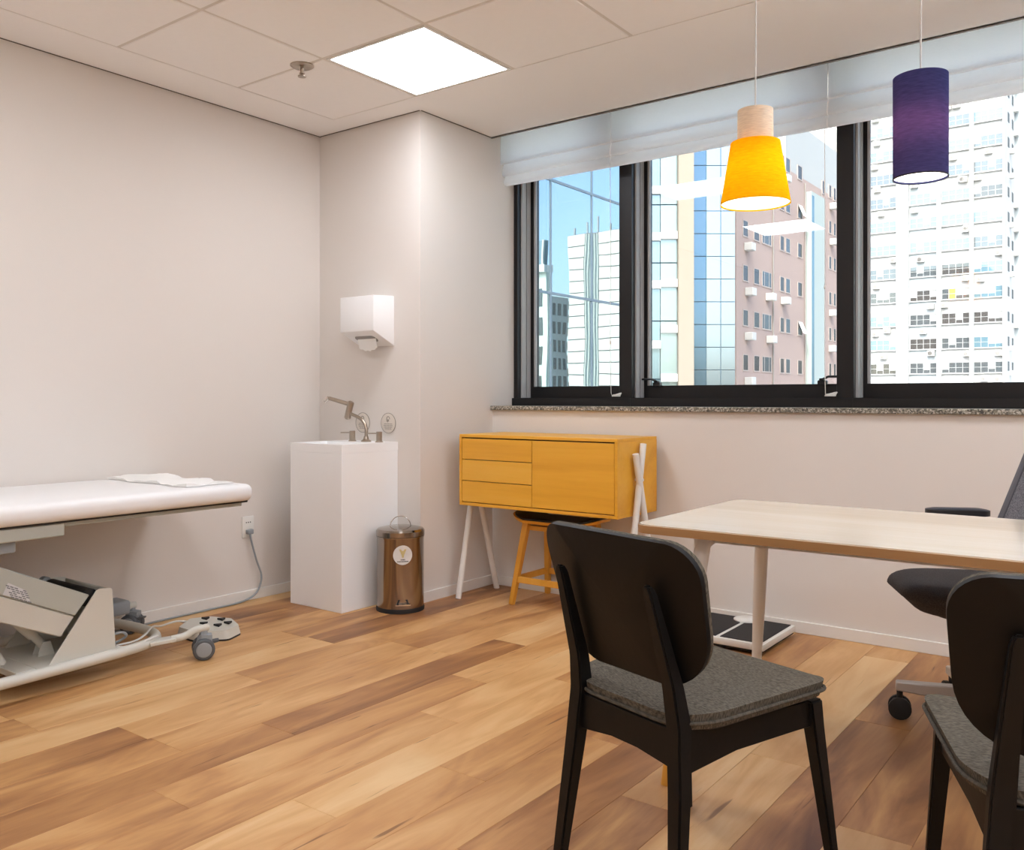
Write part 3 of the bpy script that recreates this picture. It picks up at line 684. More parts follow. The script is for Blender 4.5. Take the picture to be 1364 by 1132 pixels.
for k in range(n):
    k2 = (k+1) % n
    b.faces.new((ring[k], ring[k2], mid[k2], mid[k])); b.faces.new((mid[k], mid[k2], cen)); b.faces.new((ring[k], rin2[k], rin2[k2], ring[k2]))
stk = fin('sticker', b, mat('sticker_white', (222, 218, 214), .6), g)
b = B(); tri = [(-.018, .330), (.018, .330), (.006, .300), (.004, .288), (-.004, .288), (-.006, .300)]
prism(b, tri, lambda u, v: on_bin(u, v, .0015), lambda u, v: on_bin(u, v, .0024)); fin('icon', b, mat('icon_tan', (206, 186, 128), .7), stk)
b = B()
for (u0, u1, v) in [(-.011, -.007, .2745), (-.005, .0, .2745), (.001, .006, .2745), (.007, .011, .2745)]+[(-.028+.0052*k, -.0238+.0052*k, .2655) for k in range(11)]:
    prism(b, [(u0, v), (u1, v), (u1, v+.0045), (u0, v+.0045)], lambda u, w: on_bin(u, w, .0015), lambda u, w: on_bin(u, w, .0024))
fin('print', b, mat('print_dark', (70, 66, 64), .7), stk)
b = B(); prism(b, [(-.030, .052), (.030, .052), (.024, .072), (-.024, .072)], lambda u, w: on_bin(u, w, -.004), lambda u, w: on_bin(u, w, .0015)); fin('pedal_slot', b, M_DARK, g)
b = B(); prism(b, rpoly([(-.034, -.004), (.034, -.004), (.034, .026), (-.034, .026)], .006, 3), lambda u, w: on_bin(u, .046, w), lambda u, w: on_bin(u, .052, w)); fin('pedal', b, M_CHROME, g)

# ------------------------------------------------------------------ bathroom-style floor scale
sx0, sx1, sy0, sy1 = 2.215, 2.640, .150, .560
g = thing('floor_scale', 'white floor scale with black treads against the window wall', 'scale', ((sx0+sx1)/2, (sy0+sy1)/2, 0))
b = B()
for ax in (sx0+.05, sx1-.05):
    for ay in (sy0+.05, sy1-.05): lathe(b, [(0, 0), (.018, 0), (.018, .012), (0, .012)], (ax, ay, 0), 12)
fin('foot', b, M_DARK, g)
fin('base_plate', bevel_all(box(sx0+.008, sx1-.008, sy0+.008, sy1-.008, .010, .022), .002, 1), M_DARK, g)
fin('platform', bevel_all(box(sx0, sx1, sy0, sy1, .020, .050), .006, 2), M_WHITEP, g)
xm = (sx0+sx1)/2
for a, c in ((sx0+.016, xm-.010), (xm+.010, sx1-.016)):
    fin('tread', bevel_all(box(a, c, sy0+.016, sy1-.020, .0505, .054), .001, 1), mat('tread_black', (40, 38, 38), .8, bump=.3, bscale=300), g)
fin('display', lathe(B(), [(0, .050), (.062, .050), (.062, .058), (.055, .062), (0, .062)], (xm, sy1-.055, 0), 28, None), M_WHITEP, g)

# ------------------------------------------------------------------ examination bed
g = thing('examination_bed', 'white electric examination couch on a wheeled steel chassis against the wall', 'examination bed', (.40, -1.95, 0))
fin('mattress', bevel_all(box(.015, .775, -3.0, -1.045, .647, .722), .030, 5), M_BEDW, g, 50)
fin('base_board', box(.04, .745, -2.98, -1.06, .640, .648), M_DARK, g, 0)
fin('top_frame', bevel_all(box(.07, .72, -2.97, -1.07, .622, .640), .003, 1), M_STEELG, g, 0)
fin('side_beam', bevel_all(box(.62, .735, -2.95, -1.86, .590, .640), .004, 1), M_STEELG, g, 0)
fin('control_box', bevel_all(box(.58, .70, -2.16, -2.015, .545, .590), .008, 2), M_GREYP, g)
xn, xf = .66, .30
arm_t = [(-2.55, .735-.0), (-1.720, .333), (-1.778, .260), (-2.55, .635)]
arm_t = [(-2.30, .615), (-1.720, .333), (-1.778, .262), (-2.30, .512)]
arm_l = [(-2.30, .512), (-1.778, .262), (-1.830, .193), (-2.30, .410)]
up = fin('arm_upper_cover', bevel_all(prism(B(), arm_t, lambda u, v: (xn-.012, u, v), lambda u, v: (xf+.04, u, v)), .004, 1), M_STEELG, g)
fin('arm_lower_cover', bevel_all(prism(B(), arm_l, lambda u, v: (xn-.016, u, v-.002), lambda u, v: (xf+.044, u, v-.002)), .004, 1), M_STEELW, g)
lab = [(-2.036, .379), (-1.938, .336), (-1.956, .398), (-2.021, .430)]
lab = [(-2.040, .392), (-1.945, .348), (-1.958, .392), (-2.022, .432)]
lb = fin('rating_label', prism(B(), lab, lambda u, v: (xn-.0118, u, v), lambda u, v: (xn-.011, u, v)), mat('label_silver', (214, 216, 218), .5), g)
b = B()
for r_ in range(6):
    for q in range(5):
        if (r_*5+q) % 7 == 3: continue
        y0 = -2.026+.0035*r_-.004+q*.015; z0 = .424-.0072*r_-(y0+2.022)*.48-.002
        prism(b, [(y0, z0), (y0+.012, z0-.0058), (y0+.012, z0-.0098), (y0, z0-.004)], lambda u, v: (xn-.011, u, v), lambda u, v: (xn-.0106, u, v))
fin('print', b, mat('label_print', (120, 124, 130), .7), lb)
plate = [(-1.885, .100), (-1.702, .350), (-1.690, .354), (-1.645, .350), (-1.638, .342), (-1.624, .100)]
for X in (xn+.004, xf): fin('pedestal_plate', bevel_all(prism(B(), plate, lambda u, v: (X, u, v), lambda u, v: (X-.006, u, v)), .001, 1), M_STEELW, g)
fin('pedestal_end', bevel_all(prism(B(), [(-1.645, .340), (-1.640, .345), (-1.626, .100), (-1.634, .100)], lambda u, v: (xn-.002, u, v), lambda u, v: (xf, u, v)), .001, 1), M_STEELW, g)
fin('pivot_roller', sweep(B(), [(xn-.03, -1.712, .318), (xf+.02, -1.712, .318)], .036, 20), M_DARK, g)
fin('pivot_shaft', sweep(B(), [(xf-.01, -1.73, .345), (xf+.02, -1.73, .345)], .02, 14), M_GREYP, g)
fin('floor_plate', bevel_all(box(xf-.02, xn+.02, -1.93, -1.60, .086, .102), .002, 1), M_STEELW, g)
b = B(); bx(b, xf, xn, -2.0, -1.93, .075, .10, .002, 1); fin('cross_member', b, M_STEELW, g)
b = B(); sweep(b, [(.50, -1.925, .250), (.50, -1.865, .185)], .024, 16); sweep(b, [(.50, -1.875, .195), (.50, -1.83, .140)], .017, 14); fin('actuator', b, M_STEELW, g)
b = B(); prism(b, [(-1.860, .100), (-1.795, .100), (-1.812, .155), (-1.842, .155)], lambda u, v: (.475, u, v), lambda u, v: (.482, u, v)); prism(b, [(-1.860, .100), (-1.795, .100), (-1.812, .155), (-1.842, .155)], lambda u, v: (.518, u, v), lambda u, v: (.525, u, v)); fin('actuator_bracket', b, M_STEELW, g)
b = B(); sweep(b, [(.50, -2.10, .30), (.50, -2.02, .17), (.50, -1.98, .10)], .018, 12); fin('link_bar', b, M_STEELW, g)
tube = [(.712, -3.0, .085), (.706, -2.3, .085), (.690, -1.80, .088), (.672, -1.56, .090), (.64, -1.455, .092), (.57, -1.395, .092), (.46, -1.372, .092), (.30, -1.375, .09), (.20, -1.40, .09), (.145, -1.48, .09), (.13, -1.62, .088), (.13, -2.3, .085), (.13, -3.0, .085)]
fin('chassis_tube', sweep(B(), crom(tube, 5), .021, 14), M_STEELW, g)
def bed_caster(ax, ay, cx, cy, ang):
    zt_ = .120
    a = fin('caster_arm', bevel_all(bar(B(), (ax, ay, .092), ((ax+cx)/2, (ay+cy)/2-.005, .098), .075, .050, .016, .016, Vector((ay-cy, cx-ax, 0))), .003, 1), M_STEELW, g)
    fin('caster_tube', sweep(B(), crom([((ax*.6+cx*.4), (ay*.6+cy*.4), .096), ((ax*.35+cx*.65), (ay*.35+cy*.65), .104), ((ax*.15+cx*.85), (ay*.15+cy*.85), .124), (cx, cy, .128), (cx+.012*(cx-ax), cy+.10*(cy-ay), .128)], 4), .016, 12), M_STEELW, g)
    d = Vector((math.cos(ang), math.sin(ang), 0)); n_ = Vector((-d.y, d.x, 0)); c0 = Vector((cx, cy, 0))
    b = B(); lathe(b, [(0, .085), (.016, .085), (.016, .118), (0, .118)], (cx, cy, 0), 14)
    q = rpoly([(-.034, .046), (.034, .030), (.036, .094), (-.020, .104)], [.012, .012, .014, .014], 4)
    for s in (-1, 1):
        prism(b, q, lambda u, v: tuple(c0+d*u+n_*(s*.006)+Vector((0, 0, v))), lambda u, v: tuple(c0+d*u+n_*(s*.014)+Vector((0, 0, v))))
    prism(b, [(-.012, .088), (.034, .082), (.034, .100), (-.012, .106)], lambda u, v: tuple(c0+d*u-n_*.024+Vector((0, 0, v))), lambda u, v: tuple(c0+d*u+n_*.024+Vector((0, 0, v))))
    cs = fin('caster', b, M_GREYP, g)
    b = B(); prism(b, [(.028, .060), (.060, .068), (.062, .076), (.028, .074)], lambda u, v: tuple(c0+d*u-n_*.016+Vector((0, 0, v))), lambda u, v: tuple(c0+d*u+n_*.016+Vector((0, 0, v))))
    fin('brake_pedal', b, M_DGREY, cs)
    for s in (-1, 1):
        R = Matrix.Translation(c0+n_*(s*.029)+Vector((0, 0, .045))) @ Matrix.Rotation(math.atan2(n_.y, n_.x), 4, 'Z') @ Matrix.Rotation(math.pi/2, 4, 'Y')
        wl = fin('wheel', lathe(B(), [(0, -.012), (.038, -.012), (.045, -.007), (.045, .007), (.040, .012), (0, .012)], (0, 0, 0), 28, R), M_DGREY, cs)
        fin('wheel_cap', lathe(B(), [(0, -.0145), (.028, -.0145), (.033, -.011), (.033, .011), (.028, .0145), (0, .0145)], (0, 0, 0), 24, R), M_GREYP, cs)
bed_caster(.655, -1.475, .748, -1.285, math.radians(60))
bed_caster(.150, -1.42, .120, -1.245, math.radians(35))
b = box(.09, .21, -1.40, -1.30, .112, .175, .012, 3); fin('motor_housing', b, M_GREYP, g)
# tangled cables under the bed
fin('cable', sweep(B(), crom([(.62, -1.62, .15), (.63, -1.58, .155), (.62, -1.555, .135), (.60, -1.57, .115), (.62, -1.62, .112)], 5), .0055, 8), M_GREYP, g)
fin('cable', sweep(B(), crom([(.64, -1.63, .108), (.66, -1.55, .095), (.67, -1.49, .112), (.66, -1.44, .115)], 5), .0045, 8), M_WHITEP, g)

# towel sheet on the bed end
b = B(); nx, ny = 16, 8; V = []
def wob(i, j): return .725+.006+.005*math.sin(i*.9+j*.5)+.004*math.sin(i*2.1-j*1.3)+.012*max(0, math.sin(i*.45))*math.exp(-((j-6)/2.5)**2)
top_ = [[b.verts.new((.05+.64*i/nx+.01*math.sin(j), -1.33+.225*j/ny+.012*math.sin(i*.8), wob(i, j))) for j in range(ny+1)] for i in range(nx+1)]
bot_ = [[b.verts.new((v.co.x, v.co.y, .7240)) for v in r] for r in top_]
for i in range(nx):
    for j in range(ny):
        b.faces.new((top_[i][j], top_[i+1][j], top_[i+1][j+1], top_[i][j+1])); b.faces.new((bot_[i][j], bot_[i][j+1], bot_[i+1][j+1], bot_[i+1][j]))
bd = [(i, 0) for i in range(nx)]+[(nx, j) for j in range(ny)]+[(i, ny) for i in range(nx, 0, -1)]+[(0, j) for j in range(ny, 0, -1)]
for k in range(len(bd)):
    (i, j), (i2, j2) = bd[k], bd[(k+1) % len(bd)]
    b.faces.new((top_[i][j], bot_[i][j], bot_[i2][j2], top_[i2][j2]))
tag(fin('paper_sheet', b, M_PAPER, None, 60), 'crumpled white sheet folded across the end of the examination bed', 'sheet')

# foot control
fcx, fcy = .42, -1.035
g = thing('foot_control', 'cream foot switch with black arrow buttons on the floor by the caster', 'foot control', (fcx, fcy, 0), math.radians(0))
ol = rpoly([(.255, -1.035), (.36, -1.165), (.50, -1.165), (.605, -1.06), (.560, -.960), (.42, -.905), (.30, -.945)], [.02, .03, .03, .03, .03, .03, .02], 4)
fin('rubber_base', shell(B(), ol, lambda x, y, s: (x, y, .008), lambda x, y, s: (x, y, 0), rings=(1, .5)), M_DARK, g)
fin('body', shell(B(), ol, lambda x, y, s: (fcx+(x-fcx)*.93, fcy+(y-fcy)*.93, .046+.004*(1-s)), lambda x, y, s: (x, y, .008), rings=(1, .95, .5)), M_STEELW, g)
for (ax, ay) in ((.345, -1.0), (.42, -1.06), (.42, -.965), (.50, -1.04), (.50, -.985)):
    b = B(); prism(b, [(-.022, -.012), (.022, -.012), (0, .020)], lambda u, v: (ax+u, ay+v, .0475), lambda u, v: (ax+u, ay+v, .057)); fin('button', bevel_all(b, .002, 1), M_DARK, g)
fin('cable', sweep(B(), crom([(.29, -1.06, .04), (.33, -1.15, .065), (.42, -1.28, .085), (.52, -1.38, .118), (.60, -1.46, .116), (.62, -1.52, .104), (.62, -1.60, .104)], 5), .0045, 8), M_WHITEP, g)

# wall outlet, plug and lead
g = thing('wall_outlet', 'white double wall outlet above the baseboard by the bed', 'outlet', (0, -.510, .40))
fin('plate', bevel_all(box(0, .009, -.549, -.473, .343, .458), .003, 2), M_WHITEP, g)
b = B()
for dz in (.425, ):
    for dy in (-.013, 0, .013): sweep(b, [(.0085, -.511+dy, dz), (.0098, -.511+dy, dz)], .0034, 8)
fin('socket_hole', b, M_DARK, g)
b = B(); bx(b, .009, .034, -.530, -.492, .362, .388, .005, 2)
g = thing('power_lead', 'grey plug and lead hanging from the wall outlet to the floor', 'power cord', (.02, -.51, .37))
fin('plug', b, M_GREYP, g)
fin('lead', sweep(B(), crom([(.026, -.511, .366), (.030, -.508, .33), (.030, -.475, .22), (.028, -.440, .13), (.030, -.455, .065), (.034, -.50, .025), (.038, -.60, .007), (.040, -.80, .006), (.045, -1.05, .006), (.06, -1.30, .006)], 6), .0052, 8), M_GREYP, g)

# ------------------------------------------------------------------ pendant lamps
def rings_shell(bm, prof, c, t=.0022, seg=48):
    """open thin-walled shade; prof [(r,z)] bottom to top"""
    p = prof + [(r-t, z) for r, z in reversed(prof)]
    p.append(p[0]); return lathe(bm, p, c, seg)
LY = -.80
def lamp_core(g, x, zb, zt, r, zbulb):
    fin('canopy', lathe(B(), [(0, ZC-zb), (.045, ZC-zb), (.045, ZC-zb-.018), (.038, ZC-zb-.024), (0, ZC-zb-.024)], (x, LY, zb), 28), M_WHITEP, g)
    fin('cord', sweep(B(), [(x, LY, zt-.02), (x+.002, LY, (zt+ZC)/2), (x, LY, ZC-.02)], .0026, 8), M_CORD, g)
    fin('socket', lathe(B(), [(0, 0), (.018, 0), (.018, .055), (0, .055)], (x, LY, zbulb+.03), 16), M_WHITEP, g)
    bl = lathe(B(), [(0, -.030), (.018, -.024), (.028, -.008), (.028, .008), (.018, .026), (.012, .036), (0, .036)], (x, LY, zbulb), 20)
    return bl
x = 2.973
g = thing('pendant_lamp', 'lit pendant lamp with yellow cone shade and beige collar', 'lamp', (x, LY, ZC), 0, 'pendant lamps over the desk')
M_BULB = emit('bulb_glow', (255, 226, 178), BULB_E)
fin('bulb', lamp_core(g, x, 1.712, 2.01, .11, 1.815), M_BULB, g)
M_SHY = shade_cloth('yellow_shade', (248, 188, 22), (255, 188, 32), .34)
M_SHW = shade_cloth('beige_collar', (226, 214, 196), (240, 220, 190), .25)
fin('shade', rings_shell(B(), [(.108, 1.712), (.076, 1.906)], (x, LY, 0)), M_SHY, g)
fin('collar', rings_shell(B(), [(.0555, 1.900), (.0545, 2.008)], (x, LY, 0)), M_SHW, g)
b = B(); lathe(b, [(.0555, 0), (.076, 0), (.076, .002), (.0555, .002), (.0555, 0)], (x, LY, 1.904), 40); fin('shade_top', b, M_SHY, g)
fin('collar_cap', lathe(B(), [(0, 2.004), (.053, 2.004), (.053, 2.006), (0, 2.006)], (x, LY, 0), 32), M_SHW, g)
M_LAMPD = emit('lamp_diffuser', (255, 246, 232), 2.2)
fin('diffuser', lathe(B(), [(0, 1.7165), (.1045, 1.7165), (.104, 1.7185), (0, 1.7185)], (x, LY, 0), 40), M_LAMPD, g)
x = 3.455
g = thing('pendant_lamp', 'lit pendant lamp with tall navy blue cylinder shade', 'lamp', (x, LY, ZC), 0, 'pendant lamps over the desk')
fin('bulb', lamp_core(g, x, 1.722, 2.01, .072, 1.865), emit('bulb_glow_b', (255, 220, 190), BULB_E*1.3), g)
M_SHB = shade_cloth('navy_shade', (60, 66, 112), (144, 116, 154), .25, .45)
fin('shade', rings_shell(B(), [(.072, 1.722), (.072, 2.008)], (x, LY, 0)), M_SHB, g)
fin('shade_rim', rings_shell(B(), [(.0728, 1.7205), (.0728, 1.7245)], (x, LY, 0), .0025), mat('navy_rim', (40, 34, 44), .7), g)
b = B()
for k in range(3):
    a = k*2*math.pi/3; sweep(b, [(x, LY, 1.99), (x+.07*math.cos(a), LY+.07*math.sin(a), 1.99)], .0018, 6)
fin('spider', b, M_WHITEP, g)
fin('diffuser', lathe(B(), [(0, 1.7265), (.0695, 1.7265), (.0693, 1.7285), (0, 1.7285)], (x, LY, 0), 40), M_LAMPD, g)

# ================================================================== OUTSIDE
struct(fin('ground', box(-220, 220, 2.5, 320, -31, -30), mat('paving', (170, 168, 163), .9)), 'street level far below the window', 'ground')
M_FRAMEB = mat('facade_bar', (92, 108, 120), .5, metal=.3)
M_CYAN = facade_glass('teal_mirror_glass', (168, 181, 186), (110, 146, 154), .9, .022, .8)
M_BLUE = facade_glass('blue_mirror_glass', (154, 169, 180), (80, 102, 120), .62, .04, .7)
M_DBLUE = facade_glass('dark_blue_glass', (100, 130, 154), (52, 70, 84), .45)
M_TEALD = facade_glass('teal_spandrel_glass', (150, 168, 176), (90, 116, 128), .4)
M_WIN = facade_glass('window_pane_grey', (140, 152, 158), (80, 86, 90), .3)
M_WINB = facade_glass('window_pane_blue', (150, 168, 176), (92, 122, 136), .3)
M_WIND = facade_glass('window_pane_dark', (130, 142, 146), (74, 72, 72), .3)

# --- glass office wing on the left, seen at a slant through the narrow pane
XA = -3.8
g = thing('glass_office', 'teal mirror-glass office facade seen through the narrow left pane', 'building', (XA-4, 8, -30))
fin('core', box(XA-8, XA-.06, 1.9, 10.4, -30, 30), mat('core_dark', (60, 74, 82), .8), g, 0)
PH, PWD = 1.80, 1.24
pm = mesh_of('glass_pane', box(0, .02, -PWD/2+.015, PWD/2-.015, -PH/2+.015, PH/2-.015), M_CYAN, 0)
gl = Vector(g.location)
for i in range(-1, 6):
    for j in range(-1, 6):
        part('glass_pane', pm, None, g, Vector((XA-.02, 8.02+(i-3.5)*PWD, 2.77+(j-.5)*PH))-gl)
bv = mesh_of('mullion', box(-.02, .012, -.018, .018, -6.5, 6.5), M_FRAMEB, 0); bh = mesh_of('transom', box(-.02, .014, -PWD*3.5, PWD*3.5, -.020, .020), M_FRAMEB, 0)
for i in range(8): part('mullion', bv, None, g, Vector((XA-.0, 8.02+(i-5)*PWD, 5.5))-gl)
for j in range(-1, 7): part('transom', bh, None, g, Vector((XA-.0, 8.02-1.5*PWD, 2.77+(j-1)*PH))-gl)

# --- towers mirrored in that facade (they stand to the right, out of direct sight)
XT0, XT1, YT, ZTOP = 11.5, 19.9, 45.0, 11.85
g = thing('panel_tower', 'pale panel-clad tower with dark striped strip, mirrored in the teal glass', 'building', ((XT0+XT1)/2, YT+5, -30)); gl = Vector(g.location)
fin('core', box(XT0, XT1, YT+.10, YT+10, -30, ZTOP), mat('tower_joint', (120, 122, 122), .8), g, 0)
M_PANEL = mat('tower_panel', (208, 207, 200), .6, var=.03, scale=.6)
for (a, c) in ((18.64, 19.9), (XT0, 17.58)):
    pmz = mesh_of('cladding_panel', box(-(c-a)/2+.02, (c-a)/2-.02, 0, .10, -.35, .35), M_PANEL, 0)
    for k in range(22): part('cladding_panel', pmz, None, g, Vector(((a+c)/2, YT, ZTOP-.40-k*.765))-gl)
fin('glass_strip', box(17.60, 18.62, YT+.04, YT+.08, -8, ZTOP-.2), mat('strip_glass', (112, 126, 128), .3), g, 0)
fin_m = mesh_of('strip_fin', box(-.045, .045, -.02, .06, -10, 10), mat('strip_fin', (172, 178, 172), .6), 0)
for k in range(5): part('strip_fin', fin_m, None, g, Vector((17.66+k*.225, YT, ZTOP-10.1))-gl)
b = B()
for k in range(9): bx(b, XT1-.3-k*.9, XT1-.2-k*.9, YT+.4, YT+.5, ZTOP, ZTOP+.5+.3*(k % 3))
fin('roof_mast', b, M_GREYP, g, 0)
g = thing('pale_apartment', 'pale green-grey apartment block mirrored at the left of the teal glass', 'building', (24.6, 50, -30)); gl = Vector(g.location)
fin('rear_wing', box(21.65, 28, YT+.6, YT+2.6, -30, 8.05), mat('grey_render_wing', (196, 206, 206), .8), g, 0)
ws2 = mesh_of('window', box(-.03, .03, -.16, .16, -.4, .4), M_WIND, 0)
for r_ in range(6):
    for q in range(3): part('window', ws2, None, g, Vector((21.64, YT+.95+q*.62, 7.2-r_*1.25))-gl)
fin('wall', box(21.6, 28, YT, YT+.6, -30, 9.6), mat('pale_render', (214, 226, 214), .8), g, 0)
fin('roof_terrace', box(21.55, 28, YT-.3, YT+.65, 9.6, 10.1), mat('pale_slab', (226, 232, 226), .8), g, 0)
fin('penthouse_glass', box(21.9, 28, YT+.2, YT+.6, 10.1, 11.8), M_TEALD, g, 0)
wm = mesh_of('window', box(-.32, .32, -.05, .02, -.6, .6), M_WIND, 0); pbar = mesh_of('penthouse_bar', box(-.06, .06, -.05, .05, -.85, .85), M_PANEL, 0)
for k in range(7): part('penthouse_bar', pbar, None, g, Vector((22.0+k*.8, YT+.15, 10.95))-gl)
for r_ in range(5):
    for q in range(5): part('window', wm, None, g, Vector((22.3+q*1.15, YT, 7.9-r_*1.95))-gl)
g = thing('distant_block', 'small grey residential block between the mirrored buildings', 'building', (32, 66, -30)); gl = Vector(g.location)
fin('wall', box(30.6, 34.0, 62, 70, -30, 10.4), mat('grey_render', (150, 170, 176), .8), g, 0)
wm2 = mesh_of('window', box(-.28, .28, -.05, .02, -.35, .35), M_WIND, 0)
for r_ in range(8):
    for q in range(6): part('window', wm2, None, g, Vector((31.0+q*.55, 62, 9.4-r_*1.2))-gl)

# --- blue glass tower facing the window
g = thing('blue_glass_tower', 'blue glass tower with tan pier seen through the left of the middle pane', 'building', (-15.523, 38.100, -30), math.radians(36.7))
def E2(name, x0, x1, y0, y1, z0, z1, m, smooth=0): return fin(name, box(x0, x1, y0, y1, z0+30, z1+30), m, g, 0, world=False)
E2('core', -3.399, 2.356, .30, 12, -30, 24, mat('tower_core', (96, 120, 136), .8))
E2('pier', -0.657, 0.116, -.25, .30, -30, 24, mat('tan_pier', (138, 127, 115), .8))
pn = mesh_of('glass_pane', box(-.37+.015, .37-.015, -.02, .02, -.587+.02, .587-.02), M_BLUE, 0)
pd = mesh_of('dark_pane', box(-.365+.015, .365-.015, -.02, .02, -.587+.02, .587-.02), M_DBLUE, 0)
for k in range(-2, 18):
    zc = 1.981+1.1742*k
    for xc in (1.224, 1.978): part('glass_pane', pn, None, g, (xc, .25, zc+30))
    part('dark_pane', pd, None, g, (0.487, .22, zc+30))
pt = mesh_of('glass_pane', box(-.42+.012, .42-.012, -.02, .02, -1.5+.03, 1.5-.03), M_TEALD, 0)
pt2 = mesh_of('glass_pane', box(-.44+.012, .44-.012, -.02, .02, -1.5+.03, 1.5-.03), facade_glass('pale_tan_glass', (150, 166, 170), (120, 138, 140), .35), 0)
for k in range(-1, 8):
    for j in range(2):
        part('glass_pane', pt, None, g, (-2.820+j*0.850, .10+.05*j, 30+2.085+k*3.0-1.5))
    part('glass_pane', pt2, None, g, (-1.101, .12, 30+2.085+k*3.0-1.5))
sb = mesh_of('light_dash', box(-.425, .425, -.08, .05, -.20, .20), mat('light_dash_white', (190, 194, 193), .7), 0)  # white bars; ceiling-light dashes on the glass put in as plain colour
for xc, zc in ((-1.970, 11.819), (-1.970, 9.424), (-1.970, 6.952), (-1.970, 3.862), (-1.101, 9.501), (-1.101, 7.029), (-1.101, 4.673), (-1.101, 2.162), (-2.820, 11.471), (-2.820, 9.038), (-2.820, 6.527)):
    part('light_dash', sb, None, g, (xc, .04, 30+zc))

# --- pink apartment block running away from us
XB = -18.4
g = thing('pink_apartment_block', 'dusty pink apartment block with small windows in the middle pane', 'building', (XB-6, 63, -30)); gl = Vector(g.location)
M_PINK = mat('pink_render', (154, 134, 126), .85, var=.05, scale=.25)
fin('wall', box(XB-12, XB, 51.1, 76, -30, 18.1), M_PINK, g, 0)
fin('upper_storey', box(XB-12, XB-.05, 60.5, 76, 18.1, 22.15), mat('grey_render_light', (158, 160, 159), .85), g, 0)
fin('stair_shaft', box(XB, XB+.45, 64.9, 68.3, -30, 17.2), mat('pale_green_render', (150, 160, 157), .85), g, 0)
b = B(); bx(b, XB+.44, XB+.47, 65.0, 65.5, -30, 16.9); fin('shaft_glass', b, M_WINB, g, 0)
sweepb = B()
for yy in (57.68, 64.6, 68.6): sweep(sweepb, [(XB+.06, yy, -30), (XB+.06, yy, 17.8)], .06, 8)
fin('drainpipe', sweepb, mat('pipe_grey', (132, 126, 122), .7), g)
WC = [(52.2, 53.05), (54.12, 55.08), (55.65, 57.4), (59.2, 59.99), (60.38, 61.27), (63.02, 63.97), (68.96, 69.5), (70.75, 71.37), (71.99, 72.6), (74.4, 75.1)]
cache = {}
ac_b = B(); bx(ac_b, 0, .55, -.36, .36, -.26, .26, .03, 1); bx(ac_b, .55, .56, -.28, .02, -.2, .2); ac_m = mesh_of('air_conditioner', ac_b, mat('ac_white', (182, 181, 178), .6), 30)
rng = random.Random(3)
for r_ in range(-5, 5):
    zt2 = 9.97+(r_-1)*2.98
    for i, (a, c) in enumerate(WC):
        wd = round(c-a, 2)
        if wd not in cache:
            b = B(); hw = wd/2
            bx(b, -.10, .04, -hw-.05, -hw+.03, -.55, .55); bx(b, -.10, .04, hw-.03, hw+.05, -.55, .55); bx(b, -.10, .05, -hw-.05, hw+.05, -.58, -.50); bx(b, -.10, .03, -hw-.05, hw+.05, .50, .55)
            if wd > 1.2:
                for q in (-.25, .25): bx(b, -.05, .03, q*wd-.03, q*wd+.03, -.5, .5)
            cache[wd] = (mesh_of('window', b, mat('window_trim', (160, 147, 140), .7), 0), mesh_of('pane', box(.004, .02, -hw+.03, hw-.03, -.5, .5), M_WIND, 0), mesh_of('pane', box(.004, .02, -hw+.03, hw-.03, -.5, .5), M_WIN, 0))
        wo_ = part('window', cache[wd][0], None, g, Vector((XB+.0, (a+c)/2, zt2-.52))-gl)
        pm_ = cache[wd][2] if i in (2, 4) else cache[wd][1]
        part('pane', pm_, None, wo_)
        if i in (0, 2, 3, 7) and rng.random() < .62: part('air_conditioner', ac_m, None, g, Vector((XB, (a+c)/2+rng.uniform(-.1, .3), zt2-1.75))-gl)
        if i == 5 and r_ in (0, 3):
            so_ = mesh_of('open_sash', prism(B(), [(0, .45), (.03, .45), (.42, -.45), (.39, -.45)], lambda u, v: (u, -.42, v), lambda u, v: (u, .42, v)), mat('sash_white', (222, 222, 220), .5), 0)
            part('open_sash', so_, None, g, Vector((XB+.04, (a+c)/2, zt2-.5))-gl)

# --- white tower
YC = 114.0; XE = -11.07
g = thing('white_tower', 'bright white apartment tower with ribbon windows in the right pane', 'building', (-21, YC+13, -30)); gl = Vector(g.location)
M_TW = mat('tower_white', (170, 171, 171), .8, var=.03, scale=.15)
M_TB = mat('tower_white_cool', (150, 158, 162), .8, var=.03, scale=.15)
fin('wall', box(-46, XE, YC, YC+26, -30, 62), M_TW, g, 0)
for (a, c, y0) in ((-22.9, -21.55, -.9), (-18.32, -17.86, -.7), (-14.72, -14.28, -.7), (-11.25, XE+.05, -.5), (-27.1, -26.35, -.5), (-31.2, -30.6, -.5)):
    fin('pilaster', box(a, c, YC+y0, YC, -30, 61), M_TW, g, 0)
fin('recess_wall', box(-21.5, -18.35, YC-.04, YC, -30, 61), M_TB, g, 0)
BAY = [(-30.4, -27.2), (-26.25, -23.04), (-21.44, -18.39), (-17.81, -14.76), (-14.23, -11.35)]
HW = 1.52
wb = B()
for q in range(5): bx(wb, -HW+q*HW/2-.022, -HW+q*HW/2+.022, -.05, .0, -.66, .66)
for z in (-.66, .0, .62): bx(wb, -HW, HW, -.05, .0, z, z+.04)
bx(wb, -HW-.1, HW+.1, -.22, 0, -.75, -.62)
wmesh = mesh_of('window', wb, mat('tower_trim', (168, 170, 171), .7), 0)
pms = [mesh_of('pane', box(-HW, HW, -.02, -.002, -.65, .65), m_, 0) for m_ in (M_WIN, M_WINB, M_WIND)]
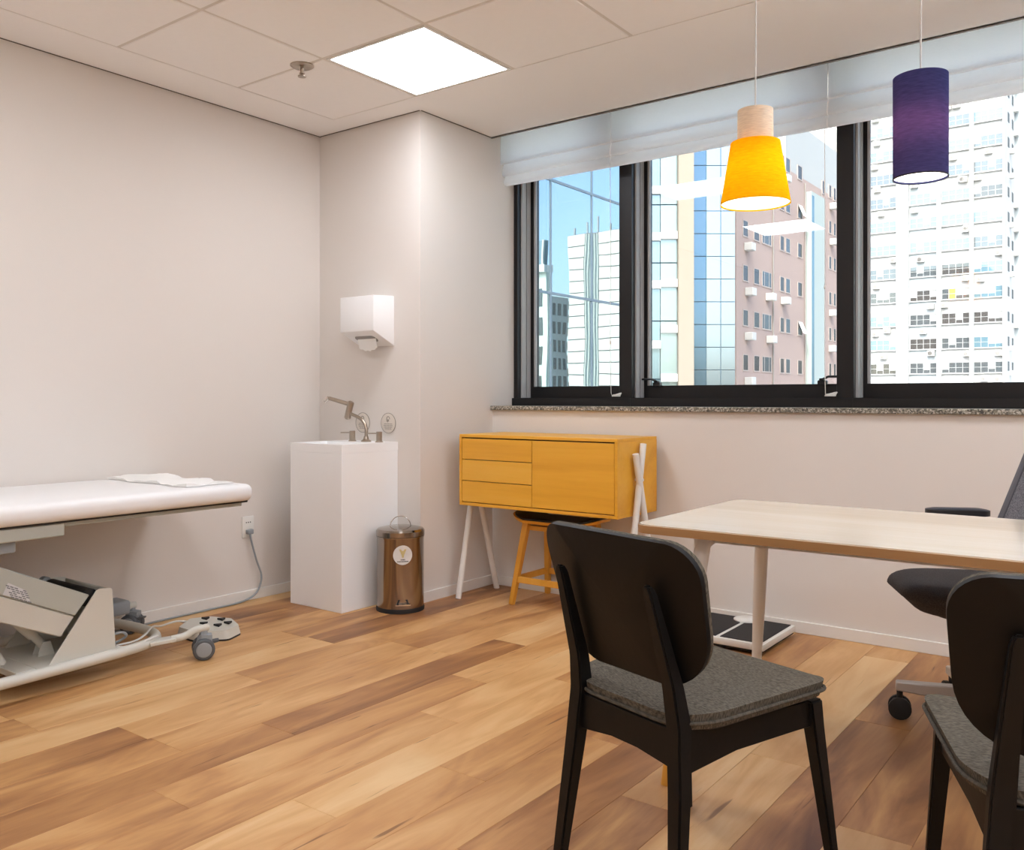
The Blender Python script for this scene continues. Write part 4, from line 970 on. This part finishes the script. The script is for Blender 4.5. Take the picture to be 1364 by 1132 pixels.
acw = B(); bx(acw, -.42, .42, -.50, 0, -.32, .32, .03, 1); acw_m = mesh_of('air_conditioner', acw, mat('ac_white', (182, 181, 178), .6), 30)
acf = mesh_of('fan_grille', lathe(B(), [(0, 0), (.24, 0), (.24, .03), (0, .03)], (0, 0, 0), 14, Matrix.Translation((-.1, -.5, 0)) @ Matrix.Rotation(math.pi/2, 4, 'X')), mat('fan_dark', (120, 118, 116), .7), 30)
cur = mesh_of('curtain', box(-.36, .36, -.028, -.021, -.56, .56), mat('orange_curtain', (240, 176, 70), .9), 0)
shut = mesh_of('blind', box(-.36, .36, -.028, -.021, -.2, .56), mat('pale_blind', (176, 180, 180), .9), 0)
rng = random.Random(11)
for r_ in range(-9, 12):
    zc = 14.45+r_*3.0-.63
    for i, (a, c) in enumerate(BAY):
        wx = part('window', wmesh, None, g, Vector(((a+c)/2, YC-.05, zc))-gl)
        k = rng.choice([0, 0, 1, 1, 2]) if r_ > 0 else rng.choice([0, 2, 0, 1])
        part('pane', pms[k], None, wx)
        for q in range(4):
            if rng.random() < .22: part('blind', shut, None, wx, (-HW*.75+q*HW/2, 0, 0))
        if i == 3 and r_ == 0: part('curtain', cur, None, wx, (-.38, 0, 0))
        for q in range(2):
            if rng.random() < .42:
                ac = part('air_conditioner', acw_m, None, g, Vector(((a+c)/2+rng.uniform(-1.3, 1.3), YC, zc-1.35+rng.uniform(-.2, .2)))-gl)
                part('fan_grille', acf, None, ac)
wsd = mesh_of('window', box(-.02, .05, -.55, .55, -.55, .55), M_WIN, 0)
acs = B(); bx(acs, 0, .5, -.4, .4, -.3, .3, .03, 1); acs_m = mesh_of('air_conditioner', acs, mat('ac_white', (182, 181, 178), .6), 30)
for r_ in range(-9, 12):
    for yy in (117, 120.5, 127, 131):
        part('window', wsd, None, g, Vector((XE, yy, 14.0+r_*3.0))-gl)
        if rng.random() < .4: part('air_conditioner', acs_m, None, g, Vector((XE, yy+1.4, 13.2+r_*3.0))-gl)
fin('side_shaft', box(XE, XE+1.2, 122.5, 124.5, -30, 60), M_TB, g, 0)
